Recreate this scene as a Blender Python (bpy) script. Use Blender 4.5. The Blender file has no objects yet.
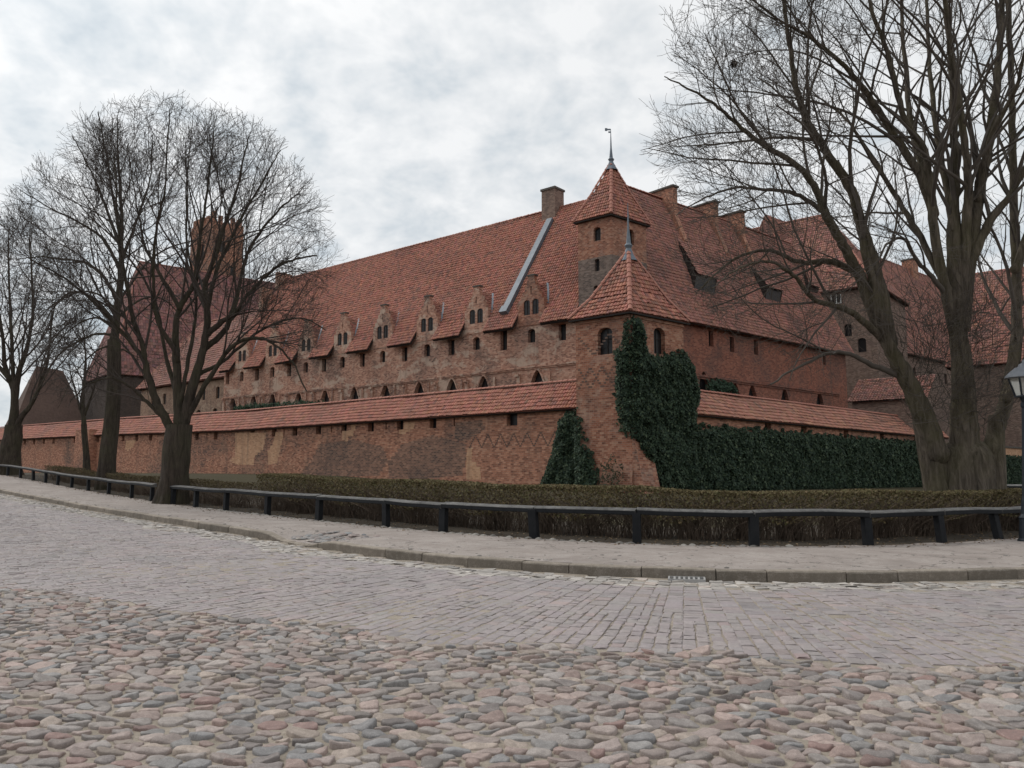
import bpy, bmesh, math, random
import numpy as np
from mathutils import Vector, Matrix, noise
from mathutils.geometry import tessellate_polygon
random.seed(7); RNG = np.random.default_rng(7)
S = bpy.context.scene
COL = S.collection
R = math.radians
# ---------------------------------------------------------------- camera, world, sun, exposure
FPX, PITCH, EYE = 800.0, R(6.5), 1.6
cam = bpy.data.objects.new('camera', bpy.data.cameras.new('camera'))
COL.objects.link(cam)
cam.location = (0, 0, EYE)
cam.rotation_euler = (R(90) + PITCH, 0, 0)
cam.data.sensor_width = 36.0
cam.data.lens = 36.0 * FPX / 1024.0
cam.data.clip_start = 0.05
cam.data.clip_end = 5000
S.camera = cam
SUN_EL, SUN_AZ = R(48), R(-62)          # azimuth from +Y, negative = to the left
S.view_settings.view_transform = 'Standard'
S.view_settings.look = 'None'
S.view_settings.exposure = 0.2
S.view_settings.gamma = 1.0
S.view_settings.use_curve_mapping = False


class NT:
    """small helper to wire shader nodes"""
    def __init__(s, tree):
        s.t = tree; s.n = tree.nodes; s.n.clear()

    def add(s, typ, ins=None, **props):
        nd = s.n.new(typ)
        for k, v in props.items():
            setattr(nd, k, v)
        for k, v in (ins or {}).items():
            if isinstance(v, bpy.types.NodeSocket):
                s.t.links.new(v, nd.inputs[k])
            else:
                nd.inputs[k].default_value = v
        return nd

    def math(s, op, a, b=None, c=None, clamp=False):
        ins = {0: a}
        if b is not None: ins[1] = b
        if c is not None: ins[2] = c
        return s.add('ShaderNodeMath', ins, operation=op, use_clamp=clamp).outputs[0]

    def mix(s, fac, a, b, mode='MIX'):
        nd = s.add('ShaderNodeMix', data_type='RGBA', blend_type=mode)
        for i, v in ((0, fac), (6, a), (7, b)):
            if isinstance(v, bpy.types.NodeSocket): s.t.links.new(v, nd.inputs[i])
            else: nd.inputs[i].default_value = v
        return nd.outputs[2]

    def noise(s, vec, scale, detail=4, rough=0.55, dist=0.0):
        nd = s.add('ShaderNodeTexNoise', {'Scale': scale, 'Detail': detail, 'Roughness': rough, 'Distortion': dist})
        if vec is not None: s.t.links.new(vec, nd.inputs['Vector'])
        return nd.outputs['Fac']

    def ramp(s, fac, stops):
        nd = s.add('ShaderNodeValToRGB', {0: fac})
        cr = nd.color_ramp
        while len(cr.elements) < len(stops): cr.elements.new(0.5)
        for e, (p, c) in zip(cr.elements, stops):
            e.position = p; e.color = c if len(c) == 4 else (*c, 1)
        return nd.outputs[0]

    def scalev(s, vec, sc):
        return s.add('ShaderNodeMapping', {'Vector': vec, 'Scale': sc}).outputs[0]


def c4(c, k=1.0): return (c[0] * k, c[1] * k, c[2] * k, 1)


world = bpy.data.worlds.new('World'); S.world = world; world.use_nodes = True
w = NT(world.node_tree)
sky = w.add('ShaderNodeTexSky', sky_type='NISHITA', sun_disc=False, sun_elevation=SUN_EL, sun_rotation=SUN_AZ, air_density=1.0, dust_density=2.0)
gen = w.add('ShaderNodeTexCoord').outputs['Generated']
sep = w.add('ShaderNodeSeparateXYZ', {0: gen})
hz = w.math('ADD', w.math('MAXIMUM', sep.outputs[2], 0.0), 0.42)
cx = w.math('DIVIDE', sep.outputs[0], hz); cy = w.math('DIVIDE', sep.outputs[1], hz)
cl = w.add('ShaderNodeCombineXYZ', {0: cx, 1: cy, 2: 0.35}).outputs[0]
n1 = w.noise(cl, 8.5, 4, 0.55, 0.35)
n2 = w.noise(cl, 1.1, 3, 0.5)
n3 = w.noise(cl, 22.0, 3, 0.55)
cf = w.math('ADD', w.math('ADD', w.math('MULTIPLY', n1, 0.58), w.math('MULTIPLY', n2, 0.42)), w.math('MULTIPLY', w.math('SUBTRACT', n3, .15), 0.27))
cloud = w.ramp(cf, [(0.46, (4.8, 5.35, 5.8)), (0.55, (5.9, 6.3, 6.6)), (0.63, (6.9, 7.12, 7.28)), (0.73, (8.0, 8.08, 8.12))])
# the veil is thinner towards the hidden sun on the left
sd = (math.sin(SUN_AZ) * math.cos(SUN_EL), math.cos(SUN_AZ) * math.cos(SUN_EL), math.sin(SUN_EL))
dot = w.add('ShaderNodeVectorMath', {0: gen, 1: sd}, operation='DOT_PRODUCT').outputs['Value']
glow = w.math('MULTIPLY', w.math('POWER', w.math('MAXIMUM', dot, 0.0), 6.0), 0.55)
cloud = w.mix(1.0, cloud, w.add('ShaderNodeCombineXYZ', {0: w.math('ADD', glow, 1.0), 1: w.math('ADD', w.math('MULTIPLY', glow, 0.96), 1.0), 2: w.math('ADD', w.math('MULTIPLY', glow, 0.9), 1.0)}).outputs[0], 'MULTIPLY')
mixsky = w.mix(0.94, sky.outputs[0], cloud)
bg = w.add('ShaderNodeBackground', {'Color': mixsky, 'Strength': 0.1})
w.add('ShaderNodeOutputWorld', {'Surface': bg.outputs[0]})

sl = bpy.data.lights.new('sun', 'SUN'); sl.energy = 1.1; sl.angle = R(25); sl.color = (1.0, 0.96, 0.9)
so = bpy.data.objects.new('sun', sl); COL.objects.link(so)
so.rotation_euler = Vector(sd).to_track_quat('Z', 'Y').to_euler()
so.location = (-30, 20, 60)
S.cycles.max_bounces = 5; S.cycles.diffuse_bounces = 3; S.cycles.glossy_bounces = 2; S.cycles.transparent_max_bounces = 6
S.cycles.use_denoising = True

# ---------------------------------------------------------------- photograph geometry -> world
CAMP = np.array([0, 0, EYE])
_F = np.array([0, math.cos(PITCH), math.sin(PITCH)]); _U = np.array([0, -math.sin(PITCH), math.cos(PITCH)])


def ray(px, py): return _F * FPX + np.array([1., 0, 0]) * (px - 512) + _U * (384 - py)


def at(px, py, Y):
    d = ray(px, py); return CAMP + d * (Y / d[1])


# gentle rise of the ground towards the left rear
_tt = np.linspace(-60, 260, 1281)
_gg = np.interp(_tt, [-60, 0, 8, 16, 24, 35, 44, 57, 68, 85, 110, 160, 260], [0, 0, .03, .09, .18, .31, .39, .55, .78, 1.45, 1.65, 1.8, 2.0])
_k = np.exp(-np.linspace(-2, 2, 41) ** 2); _gg = np.convolve(np.pad(_gg, 20, mode='edge'), _k / _k.sum(), 'valid')


def G(x, y): return np.interp(np.asarray(y) - np.asarray(x), _tt, _gg)


def onground(px, py, dz=0.0):
    d = ray(px, py); t = 0.004
    for _ in range(60000):
        p = CAMP + d * t
        if p[2] <= G(p[0], p[1]) + dz: break
        t += max(2e-5, (p[2] - G(p[0], p[1]) - dz) / (abs(d[2]) + 60) * 0.5)
    return p


# ---------------------------------------------------------------- objects
ORG = {}


def thing(name, label, cat, loc, group=None):
    o = bpy.data.objects.new(name, None); COL.objects.link(o)
    o.location = tuple(float(v) for v in loc); o.empty_display_size = 0.3
    o['label'] = label; o['category'] = cat
    if group: o['group'] = group
    ORG[o] = np.array([float(v) for v in loc]); return o


def tag(o, label=None, cat=None, kind=None, group=None):
    if label: o['label'] = label
    if cat: o['category'] = cat
    if kind: o['kind'] = kind
    if group: o['group'] = group
    return o


def link(name, me, parent):
    o = bpy.data.objects.new(name, me); COL.objects.link(o)
    if parent is not None:
        o.parent = parent; ORG[o] = ORG[parent]
    else: ORG[o] = np.zeros(3)
    return o


def npmesh(name, V, Q, mats, parent=None, col=None, smooth=False, uv=None, midx=None, k=4):
    V = np.asarray(V, dtype=np.float32).reshape(-1, 3)
    if parent is not None: V = V - ORG[parent].astype(np.float32)
    Q = np.asarray(Q, dtype=np.int32).reshape(-1, k)
    me = bpy.data.meshes.new(name)
    me.vertices.add(len(V)); me.vertices.foreach_set('co', V.ravel())
    me.loops.add(Q.size); me.loops.foreach_set('vertex_index', Q.ravel())
    me.polygons.add(len(Q)); me.polygons.foreach_set('loop_start', np.arange(0, Q.size, k, dtype=np.int32))
    if midx is not None: me.polygons.foreach_set('material_index', np.asarray(midx, dtype=np.int32))
    me.update(calc_edges=True)
    me.polygons.foreach_set('use_smooth', np.full(len(Q), smooth, dtype=bool))
    if col is not None:
        a = me.color_attributes.new('col', 'FLOAT_COLOR', 'POINT')
        c = np.ones((len(V), 4), np.float32); c[:, :3] = col; a.data.foreach_set('color', c.ravel())
    if uv is not None:
        l = me.uv_layers.new(name='uv'); l.data.foreach_set('uv', np.asarray(uv, np.float32)[Q.ravel()].ravel())
    for m in (mats if isinstance(mats, (list, tuple)) else [mats]): me.materials.append(m)
    return link(name, me, parent)


class MB:
    """polygons with metre-scaled uv, built into ONE mesh"""
    def __init__(s): s.V = []; s.F = []; s.UV = []; s.M = []

    def poly(s, pts, uv=None, m=0):
        pts = [np.asarray(p, float) for p in pts]
        b = len(s.V); s.V += pts; s.F.append(list(range(b, b + len(pts)))); s.M.append(m)
        if uv is None:
            n = np.zeros(3)
            for i in range(len(pts)): n += np.cross(pts[i], pts[(i + 1) % len(pts)])
            n /= (np.linalg.norm(n) + 1e-9)
            if abs(n[2]) > 0.9: uv = [(p[0], p[1]) for p in pts]
            else:
                t = np.array([-n[1], n[0], 0]); t /= np.linalg.norm(t); b2 = np.cross(n, t)
                uv = [(p @ t, p @ b2) for p in pts]
        s.UV.append(uv)

    def hexa(s, c, m=0):   # c: 4 bottom corners (ccw from above), 4 top corners
        for f in ((3, 2, 1, 0), (4, 5, 6, 7), (0, 1, 5, 4), (1, 2, 6, 5), (2, 3, 7, 6), (3, 0, 4, 7)):
            s.poly([c[i] for i in f], m=m)

    def build(s, name, mats, parent=None, smooth=False, bevel=0):
        me = bpy.data.meshes.new(name)
        o = ORG[parent] if parent is not None else np.zeros(3)
        me.from_pydata([tuple(v - o) for v in s.V], [], s.F)
        l = me.uv_layers.new(name='uv'); i = 0
        flat = [c for f in s.UV for c in f]
        l.data.foreach_set('uv', np.asarray(flat, np.float32).ravel())
        me.polygons.foreach_set('material_index', np.asarray(s.M, np.int32))
        for m in (mats if isinstance(mats, (list, tuple)) else [mats]): me.materials.append(m)
        if smooth: me.polygons.foreach_set('use_smooth', np.full(len(s.F), True))
        me.update()
        ob = link(name, me, parent)
        if bevel:
            b = bmesh.new(); b.from_mesh(me); bmesh.ops.remove_doubles(b, verts=b.verts, dist=1e-5); b.to_mesh(me); b.free()
            md = ob.modifiers.new('bevel', 'BEVEL'); md.width = bevel; md.segments = 2; md.limit_method = 'ANGLE'
        return ob


class Frame:
    """s along a facade, d outward, z up"""
    def __init__(s, o, u, n): s.o = np.array([o[0], o[1], 0.]); s.u = u; s.n = n

    def __call__(s, a, d, z): return s.o + s.u * a + s.n * d + np.array([0, 0, z])

    def box(s, mb, a0, a1, d0, d1, z0, z1, m=0):
        mb.hexa([s(a0, d1, z0), s(a1, d1, z0), s(a1, d0, z0), s(a0, d0, z0), s(a0, d1, z1), s(a1, d1, z1), s(a1, d0, z1), s(a0, d0, z1)], m)

    def hit(s, px, py, off=0.0):
        d = ray(px, py); t = (s.n @ (s.o + s.n * off) - s.n @ CAMP) / (s.n @ d); p = CAMP + d * t
        return float((p - s.o) @ s.u), float(p[2])

    def wall(s, mb, outline, holes=(), d=0.0, depth=0.35, m=0):
        loops = [outline] + list(holes)
        flat = [p for l in loops for p in l]
        tris = tessellate_polygon([[Vector((p[0], p[1], 0)) for p in l] for l in loops])
        for t in tris:
            a, b, c = (flat[i] for i in t)
            if abs((b[0]-a[0])*(c[1]-a[1]) - (b[1]-a[1])*(c[0]-a[0])) < 1e-7: continue
            mb.poly([s(flat[i][0], d, flat[i][1]) for i in t], [flat[i] for i in t], m)
        for h in holes:
            for i in range(len(h)):
                a, b = h[i], h[(i + 1) % len(h)]
                mb.poly([s(a[0], d, a[1]), s(b[0], d, b[1]), s(b[0], d - depth, b[1]), s(a[0], d - depth, a[1])],
                        [(a[0], a[1]), (b[0], b[1]), (b[0] + depth, b[1]), (a[0] + depth, a[1])], m)


def arch(s, z, w, h, pointed=False, flat=False, n=8):
    """opening outline centred at s with mid height z"""
    z0 = z - h / 2; z1 = z + h / 2
    if flat: return [(s - w/2, z0), (s + w/2, z0), (s + w/2, z1), (s - w/2, z1)]
    rise = w * (0.8 if pointed else 0.32)
    pts = [(s - w/2, z0), (s + w/2, z0)]
    for i in range(n + 1):
        x = 1 - 2 * i / n
        y = (1 - abs(x) ** 1.6) ** 0.9 if pointed else math.sqrt(max(0, 1 - x * x * 0.97))
        pts.append((s + x * w / 2, z1 - rise + rise * y))
    return pts


# ---------------------------------------------------------------- materials
def mat(name):
    m = bpy.data.materials.new(name); m.use_nodes = True
    return m, NT(m.node_tree)


def finish(nt, color, rough=0.85, bump=None, bstr=0.3, bdist=0.02, metallic=0.0, spec=0.35, **kw):
    ins = {'Base Color': color, 'Roughness': rough, 'Metallic': metallic, 'Specular IOR Level': spec}; ins.update(kw)
    if bump is not None:
        ins['Normal'] = nt.add('ShaderNodeBump', {'Strength': bstr, 'Distance': bdist, 'Height': bump}).outputs[0]
    p = nt.add('ShaderNodeBsdfPrincipled', ins)
    nt.add('ShaderNodeOutputMaterial', {'Surface': p.outputs[0]})


def brick_mat(name, stops, mortar, soot=0.5, sootcol=(.075, .062, .058), plaster=0.0, plastercol=(.36, .27, .2), bw=.30, bh=.125, big=0.16):
    m, t = mat(name)
    uv = t.add('ShaderNodeUVMap', uv_map='uv').outputs[0]
    wob = t.noise(uv, 0.6, 3)
    uvw = t.add('ShaderNodeVectorMath', {0: uv, 1: t.add('ShaderNodeCombineXYZ', {0: 0.0, 1: t.math('MULTIPLY', wob, .14)}).outputs[0]}, operation='ADD').outputs[0]
    b = t.add('ShaderNodeTexBrick', {'Vector': uvw, 'Color1': (0, 0, 0, 1), 'Color2': (1, 1, 1, 1), 'Mortar': (.5, .5, .5, 1), 'Scale': 1.0, 'Mortar Size': 0.013, 'Mortar Smooth': 0.25, 'Bias': 0.0, 'Brick Width': bw, 'Row Height': bh})
    big1 = t.noise(uv, big, 6, 0.62, 0.3)
    big2 = t.noise(t.scalev(uv, (1, 1.7, 1)), big * 2.3, 6, 0.65, 0.4)
    fine = t.noise(uv, 3.0, 4, .7)
    val = t.math('ADD', t.math('MULTIPLY', b.outputs['Color'], 0.62), t.math('MULTIPLY', t.math('SUBTRACT', fine, 0.31), 0.7))
    base = t.ramp(val, stops)
    dk = t.add('ShaderNodeMapRange', {0: t.math('ADD', big1, t.math('MULTIPLY', t.math('SUBTRACT', fine, .5), .12)), 1: 0.49, 2: 0.60, 3: 0.0, 4: soot}).outputs[0]
    dk = t.math('MULTIPLY', dk, t.add('ShaderNodeMapRange', {0: b.outputs['Color'], 1: 0.05, 2: 0.6, 3: 1.0, 4: 0.55}).outputs[0])
    base = t.mix(dk, base, c4(sootcol))
    base = t.mix(t.add('ShaderNodeMapRange', {0: b.outputs['Fac'], 1: 0.0, 2: 1.0, 3: 0.0, 4: 0.55}).outputs[0], base, c4(mortar))
    if plaster > 0:
        pl = t.add('ShaderNodeMapRange', {0: t.math('ADD', big2, t.math('MULTIPLY', t.math('SUBTRACT', fine, .5), .2)), 1: 0.53, 2: 0.58, 3: 0.0, 4: plaster}).outputs[0]
        base = t.mix(pl, base, t.mix(fine, c4(plastercol, .7), c4(plastercol, 1.2)))
    st = t.noise(t.scalev(uv, (1.6, .12, 1)), 1.0, 5, .6)   # rain streaks
    base = t.mix(t.add('ShaderNodeMapRange', {0: st, 1: .52, 2: .75, 3: 0.0, 4: 0.45}).outputs[0], base, c4(sootcol, 1.1))
    h = t.math('SUBTRACT', t.math('MULTIPLY', fine, 0.7), t.math('MULTIPLY', b.outputs['Fac'], 0.7))
    finish(t, base, 0.9, h, 0.7, 0.03, spec=.2)
    return m


RED = [(0.0, (.14, .064, .048)), (0.3, (.34, .15, .096)), (0.55, (.49, .225, .142)), (0.8, (.58, .315, .21)), (1.0, (.43, .29, .22))]
M_brick = brick_mat('wall_brick', RED, (.33, .26, .21), 0.85, plaster=.18, plastercol=(.38, .25, .17))
M_fac = brick_mat('facade_brick', [(0.0, (.16, .083, .062)), (0.3, (.37, .18, .122)), (0.55, (.50, .265, .185)), (0.8, (.59, .365, .265)), (1.0, (.46, .345, .28))], (.42, .35, .29), 0.75, plaster=.85, plastercol=(.54, .40, .31))
M_tan = brick_mat('tan_brick', [(0, (.42, .225, .13)), (.5, (.60, .345, .21)), (1, (.66, .43, .285))], (.52, .37, .26), 0.1)
M_old = brick_mat('old_brick', [(0.0, (.13, .058, .042)), (0.3, (.30, .12, .075)), (0.55, (.40, .18, .115)), (0.8, (.48, .27, .18)), (1.0, (.36, .26, .21))], (.36, .29, .23), 0.6, plaster=.25, plastercol=(.42, .33, .27), bw=.3, bh=.13)
M_grey = brick_mat('grey_brick', [(0, (.09, .072, .064)), (.4, (.18, .13, .108)), (.7, (.26, .195, .16)), (1, (.33, .27, .235))], (.27, .235, .205), 0.5)
M_glazed = brick_mat('glazed_dark_brick', [(0, (.12, .075, .06)), (.5, (.16, .10, .08)), (1, (.2, .13, .1))], (.2, .15, .12), .2)
M_greybrown = brick_mat('grey_brown_brick', [(0, (.12, .085, .07)), (.4, (.22, .145, .115)), (.7, (.30, .21, .165)), (1, (.35, .27, .225))], (.3, .25, .21), 0.5)
M_dark = brick_mat('dark_brick', [(0, (.05, .04, .036)), (.5, (.085, .062, .052)), (1, (.12, .085, .07))], (.1, .085, .075), 0.3)


def tile_mat(name, lichen=0.35):
    m, t = mat(name)
    a = t.add('ShaderNodeVertexColor', layer_name='col').outputs[0]
    o = t.add('ShaderNodeTexCoord').outputs['Object']
    n = t.noise(o, 0.22, 5, .62, .4); f = t.noise(o, 6.0, 4, .7)
    base = t.mix(t.add('ShaderNodeMapRange', {0: n, 1: .5, 2: .68, 3: 0., 4: lichen}).outputs[0], a, (.12, .085, .08, 1))
    base = t.mix(t.math('MULTIPLY', f, .35), base, (.16, .085, .065, 1))
    finish(t, base, 0.72, f, .25, .02, spec=.3)
    return m


M_tile = tile_mat('roof_tile'); M_tile_old = tile_mat('old_roof_tile', .6)


def simple(name, c, c2=None, scale=3.0, rough=.8, bump=.2, metallic=0., spec=.35, stretch=(1, 1, 1), bdist=.02):
    m, t = mat(name)
    o = t.scalev(t.add('ShaderNodeTexCoord').outputs['Object'], stretch)
    n = t.noise(o, scale, 6, .65, .2); n2 = t.noise(o, scale * .17, 4, .6)
    f = t.math('ADD', t.math('MULTIPLY', n, .6), t.math('MULTIPLY', n2, .4))
    f = t.add('ShaderNodeMapRange', {0: f, 1: .33, 2: .67}).outputs[0]
    finish(t, t.mix(f, c4(c), c4(c2 or c, 1.0 if c2 else 1.25)), rough, n, bump, bdist, metallic, spec)
    return m


def attr_mat(name, rough=.8, scale=18., amt=.35, bump=.3, bdist=.01, spec=.35, dark=(.1, .09, .085)):
    m, t = mat(name)
    a = t.add('ShaderNodeVertexColor', layer_name='col').outputs[0]
    o = t.add('ShaderNodeTexCoord').outputs['Object']
    n = t.noise(o, scale, 6, .7); n2 = t.noise(o, scale * 7, 3, .6)
    f = t.math('ADD', t.math('MULTIPLY', n, .6), t.math('MULTIPLY', n2, .4))
    c = t.mix(t.add('ShaderNodeMapRange', {0: f, 1: .4, 2: .7, 3: 0., 4: amt}).outputs[0], a, c4(dark))
    c = t.mix(t.add('ShaderNodeMapRange', {0: f, 1: .5, 2: .25, 3: 0., 4: amt * .6}).outputs[0], c, (.55, .5, .46, 1))
    finish(t, c, rough, f, bump, bdist, spec=spec)
    return m


M_glass = simple('dark_window', (.012, .012, .014), (.02, .018, .018), 2., .35, .05)
M_lead = simple('lead_sheet', (.10, .12, .145), (.19, .215, .245), 2.5, .55, .1, .2)
M_timber = simple('eaves_timber', (.02, .016, .014), (.04, .032, .028), 6., .8, .2)
M_capstone = simple('cap_stone', (.07, .062, .055), (.13, .115, .1), 2., .9)
M_sett = attr_mat('granite_sett', .6, 17., .5, .6, .008, .45, (.15, .135, .13))
M_cob = attr_mat('fieldstone', .7, 20., .75, .8, .012, .35, (.15, .13, .12))
M_kerb = attr_mat('kerb_granite', .85, 7., .5, .5, .02, .3, (.07, .062, .05))


def bed_mat(name, c1, c2, c3, crack=0.0):
    m, t = mat(name)
    o = t.add('ShaderNodeTexCoord').outputs['Object']
    n = t.noise(o, 60., 4, .75); n2 = t.noise(o, 1.3, 5, .6); n3 = t.noise(o, 9., 5, .7)
    c = t.mix(t.add('ShaderNodeMapRange', {0: n2, 1: .35, 2: .65}).outputs[0], c4(c1), c4(c2))
    c = t.mix(t.add('ShaderNodeMapRange', {0: t.math('ADD', t.math('MULTIPLY', n, .6), t.math('MULTIPLY', n3, .4)), 1: .45, 2: .62, 3: 0., 4: .6}).outputs[0], c, c4(c3))
    st = t.noise(o, .45, 5, .7, 1.5)
    c = t.mix(t.add('ShaderNodeMapRange', {0: st, 1: .5, 2: .64, 3: 0., 4: .4}).outputs[0], c, c4(c3))
    cr = t.add('ShaderNodeTexVoronoi', {'Vector': t.add('ShaderNodeVectorMath', {0: o, 1: t.add('ShaderNodeTexNoise', {'Vector': o, 'Scale': 2.0, 'Detail': 4}).outputs['Color']}, operation='ADD').outputs[0], 'Scale': .55}, feature='DISTANCE_TO_EDGE').outputs['Distance']
    crk = t.add('ShaderNodeMapRange', {0: cr, 1: .0, 2: .012, 3: crack, 4: 0.}).outputs[0]
    c = t.mix(crk, c, c4(c3, .45))
    finish(t, c, .9, t.math('ADD', n, n3), .7, .015, spec=.25)
    return m


M_sand = bed_mat('joint_sand', (.33, .28, .225), (.43, .365, .30), (.18, .155, .125))
M_pave = bed_mat('pavement_grit', (.345, .293, .262), (.445, .388, .352), (.22, .188, .167), .8)
M_earth = bed_mat('leaf_litter_earth', (.045, .035, .025), (.075, .058, .04), (.03, .024, .018))


def lawn_mat():
    m, t = mat('winter_lawn')
    o = t.add('ShaderNodeTexCoord').outputs['Object']
    n = t.noise(o, .5, 5, .6); n2 = t.noise(o, 14., 4, .7)
    c = t.mix(n, (.045, .042, .02, 1), (.085, .068, .036, 1))
    c = t.mix(t.math('MULTIPLY', n2, .7), c, (.05, .04, .025, 1))
    finish(t, c, .95, n2, .6, .05, spec=.15)
    return m


M_lawn = lawn_mat()


def bark_mat(name, c1, c2, moss, mossamt, sc=9.):
    m, t = mat(name)
    o = t.add('ShaderNodeTexCoord').outputs['Object']
    st = t.scalev(o, (1, 1, .16))
    n = t.noise(st, sc, 6, .7, .6); n2 = t.noise(o, 1.1, 4, .6)
    c = t.mix(t.add('ShaderNodeMapRange', {0: n, 1: .35, 2: .65}).outputs[0], c4(c1), c4(c2))
    c = t.mix(t.add('ShaderNodeMapRange', {0: n2, 1: .42, 2: .65, 3: 0., 4: mossamt}).outputs[0], c, c4(moss))
    finish(t, c, .92, n, 1.0, .07, spec=.2)
    return m


M_bark = bark_mat('lime_bark', (.028, .022, .017), (.075, .058, .046), (.07, .07, .035), .35)
M_bark_moss = bark_mat('mossy_bark', (.036, .029, .022), (.15, .122, .095), (.10, .09, .045), .45, 9.)
M_twig = simple('twig_bark', (.04, .031, .026), (.07, .055, .046), 2., .85, 0)
M_twig2 = simple('twig_bark_light', (.06, .049, .04), (.105, .087, .072), 2., .85, 0)


def leaf_mat(name, rough=.5):
    m, t = mat(name)
    a = t.add('ShaderNodeVertexColor', layer_name='col').outputs[0]
    finish(t, a, rough, spec=.3)
    return m


M_leaf = leaf_mat('ivy_leaf', .7); M_hleaf = leaf_mat('hedge_leaf', .8)
M_paint = simple('black_tar_paint', (.008, .009, .011), (.018, .019, .021), 8., .75, .3, spec=.2)
M_worn = simple('worn_rail_top', (.035, .034, .034), (.20, .19, .18), 6., .8, .5, stretch=(1, 1, 1))
M_iron = simple('lamp_iron', (.016, .02, .026), (.03, .036, .044), 9., .45, .1, .3)

# ---------------------------------------------------------------- kerb and fence courses
def smooth_poly(P, step=.2, it=60):
    P = np.asarray(P, float)
    for rep in range(2):
        seg = np.r_[0, np.cumsum(np.linalg.norm(np.diff(P[:, :2], axis=0), axis=1))]
        n = int(seg[-1] / step)
        q = np.linspace(0, seg[-1], n + 1)
        P = np.c_[np.interp(q, seg, P[:, 0]), np.interp(q, seg, P[:, 1])]
        for _ in range(it):
            P[1:-1] = P[1:-1] * .5 + (P[:-2] + P[2:]) * .25
    return P


kpx = [(0, 490.5), (40, 498), (80, 506), (120, 512), (156, 518), (195, 524), (240, 530), (281, 537), (330, 546), (390, 553.5), (440, 560.5), (500, 566), (560, 569), (640, 573), (720, 577), (780, 578.5), (850, 578.5), (930, 576.5), (1024, 573.5)]
K0 = [onground(x, y, .1)[:2] for x, y in kpx]
d0 = K0[0] - K0[1]; d0 /= np.linalg.norm(d0)
K0 = [K0[0] + d0 * 40, K0[0] + d0 * 15] + K0
d1 = K0[-1] - K0[-2]; d1 /= np.linalg.norm(d1)
for k in range(1, 8):
    a = R(4.0 * k); e = np.array([d1[0]*math.cos(a) - d1[1]*math.sin(a), d1[0]*math.sin(a) + d1[1]*math.cos(a)]); K0.append(K0[-1] + e * 3)
K = smooth_poly(K0, .2, 160)                       # from far left to right
Kt = np.gradient(K, axis=0); Kt /= np.linalg.norm(Kt, axis=1)[:, None]
Kn = np.c_[Kt[:, 1], -Kt[:, 0]]                    # towards the road
if (Kn[len(K)//2] @ (np.zeros(2) - K[len(K)//2])) < 0: Kn = -Kn
Ks = np.r_[0, np.cumsum(np.linalg.norm(np.diff(K, axis=0), axis=1))]


def kpos(s, d):
    x = np.interp(s, Ks, K[:, 0]); y = np.interp(s, Ks, K[:, 1])
    nx = np.interp(s, Ks, Kn[:, 0]); ny = np.interp(s, Ks, Kn[:, 1])
    return np.stack([x + nx * d, y + ny * d], -1)


def kdist(P):
    """signed distance to the kerb, positive away from the road"""
    P = np.asarray(P, float); out = np.empty(len(P))
    Kc = K[::3]; Nc = Kn[::3]
    for i in range(0, len(P), 4000):
        dd = P[i:i+4000, None, :] - Kc[None]
        q = np.argmin((dd ** 2).sum(-1), axis=1)
        r = dd[np.arange(len(q)), q]
        out[i:i+4000] = np.sign(-(r * Nc[q]).sum(-1)) * np.sqrt((r ** 2).sum(-1))
    return out


fdef = [(10, 52), (73, 44), (113, 38), (170, 30.5), (229, 26), (322, 22), (388, 20), (444, 18.8), (535, 17.2), (635, 16.3), (750, 15.9), (863, 16.3), (936, 17.0), (993, 18.2), (1045, 19.4)]
F0 = [((x - 512) / 800 * y * 1.0, y) for x, y in fdef]
F0 = [np.array(p) for p in F0]
fd0 = F0[0] - F0[1]; fd0 /= np.linalg.norm(fd0); fd1 = F0[-1] - F0[-2]; fd1 /= np.linalg.norm(fd1)
F0 = [F0[0] + fd0 * 22] + F0 + [F0[-1] + fd1 * 8]
FL = smooth_poly(F0, .25, 30)
Fs = np.r_[0, np.cumsum(np.linalg.norm(np.diff(FL, axis=0), axis=1))]
Ft = np.gradient(FL, axis=0); Ft /= np.linalg.norm(Ft, axis=1)[:, None]
Fn = np.c_[-Ft[:, 1], Ft[:, 0]]                    # away from the road
if Fn[len(FL)//2][1] < 0: Fn = -Fn


def fpos(s, d=0.0):
    return np.stack([np.interp(s, Fs, FL[:, 0]) + np.interp(s, Fs, Fn[:, 0]) * d, np.interp(s, Fs, FL[:, 1]) + np.interp(s, Fs, Fn[:, 1]) * d], -1)


def s_at_px(px):
    """arc length where the fence line crosses a viewing direction"""
    v = FL[:, 0] / np.maximum(FL[:, 1], .1) * 800 + 512
    return float(np.interp(px, v, Fs))


# ---------------------------------------------------------------- ground sheets
def grid_sheet(name, xs, ys, zf, m, kind='structure'):
    X, Y = np.meshgrid(xs, ys); Z = zf(X, Y)
    nx, ny = len(xs), len(ys)
    i = (np.arange(ny - 1)[:, None] * nx + np.arange(nx - 1)[None]).ravel()
    o = npmesh(name, np.stack([X, Y, Z], -1), np.stack([i, i + 1, i + 1 + nx, i + nx], -1), m, smooth=True)
    return tag(o, kind=kind)


xs = np.unique(np.r_[np.linspace(-900, -80, 22), np.linspace(-80, 60, 176), np.linspace(60, 900, 22)])
ys = np.unique(np.r_[np.linspace(-400, -20, 12), np.linspace(-20, 130, 188), np.linspace(130, 1500, 30)])


def zground(X, Y):
    d = kdist(np.stack([X.ravel(), Y.ravel()], -1)).reshape(X.shape)
    s = np.clip((d - .6) / 1.2, 0, 1)
    return G(X, Y) - .15 + s * .255


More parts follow.
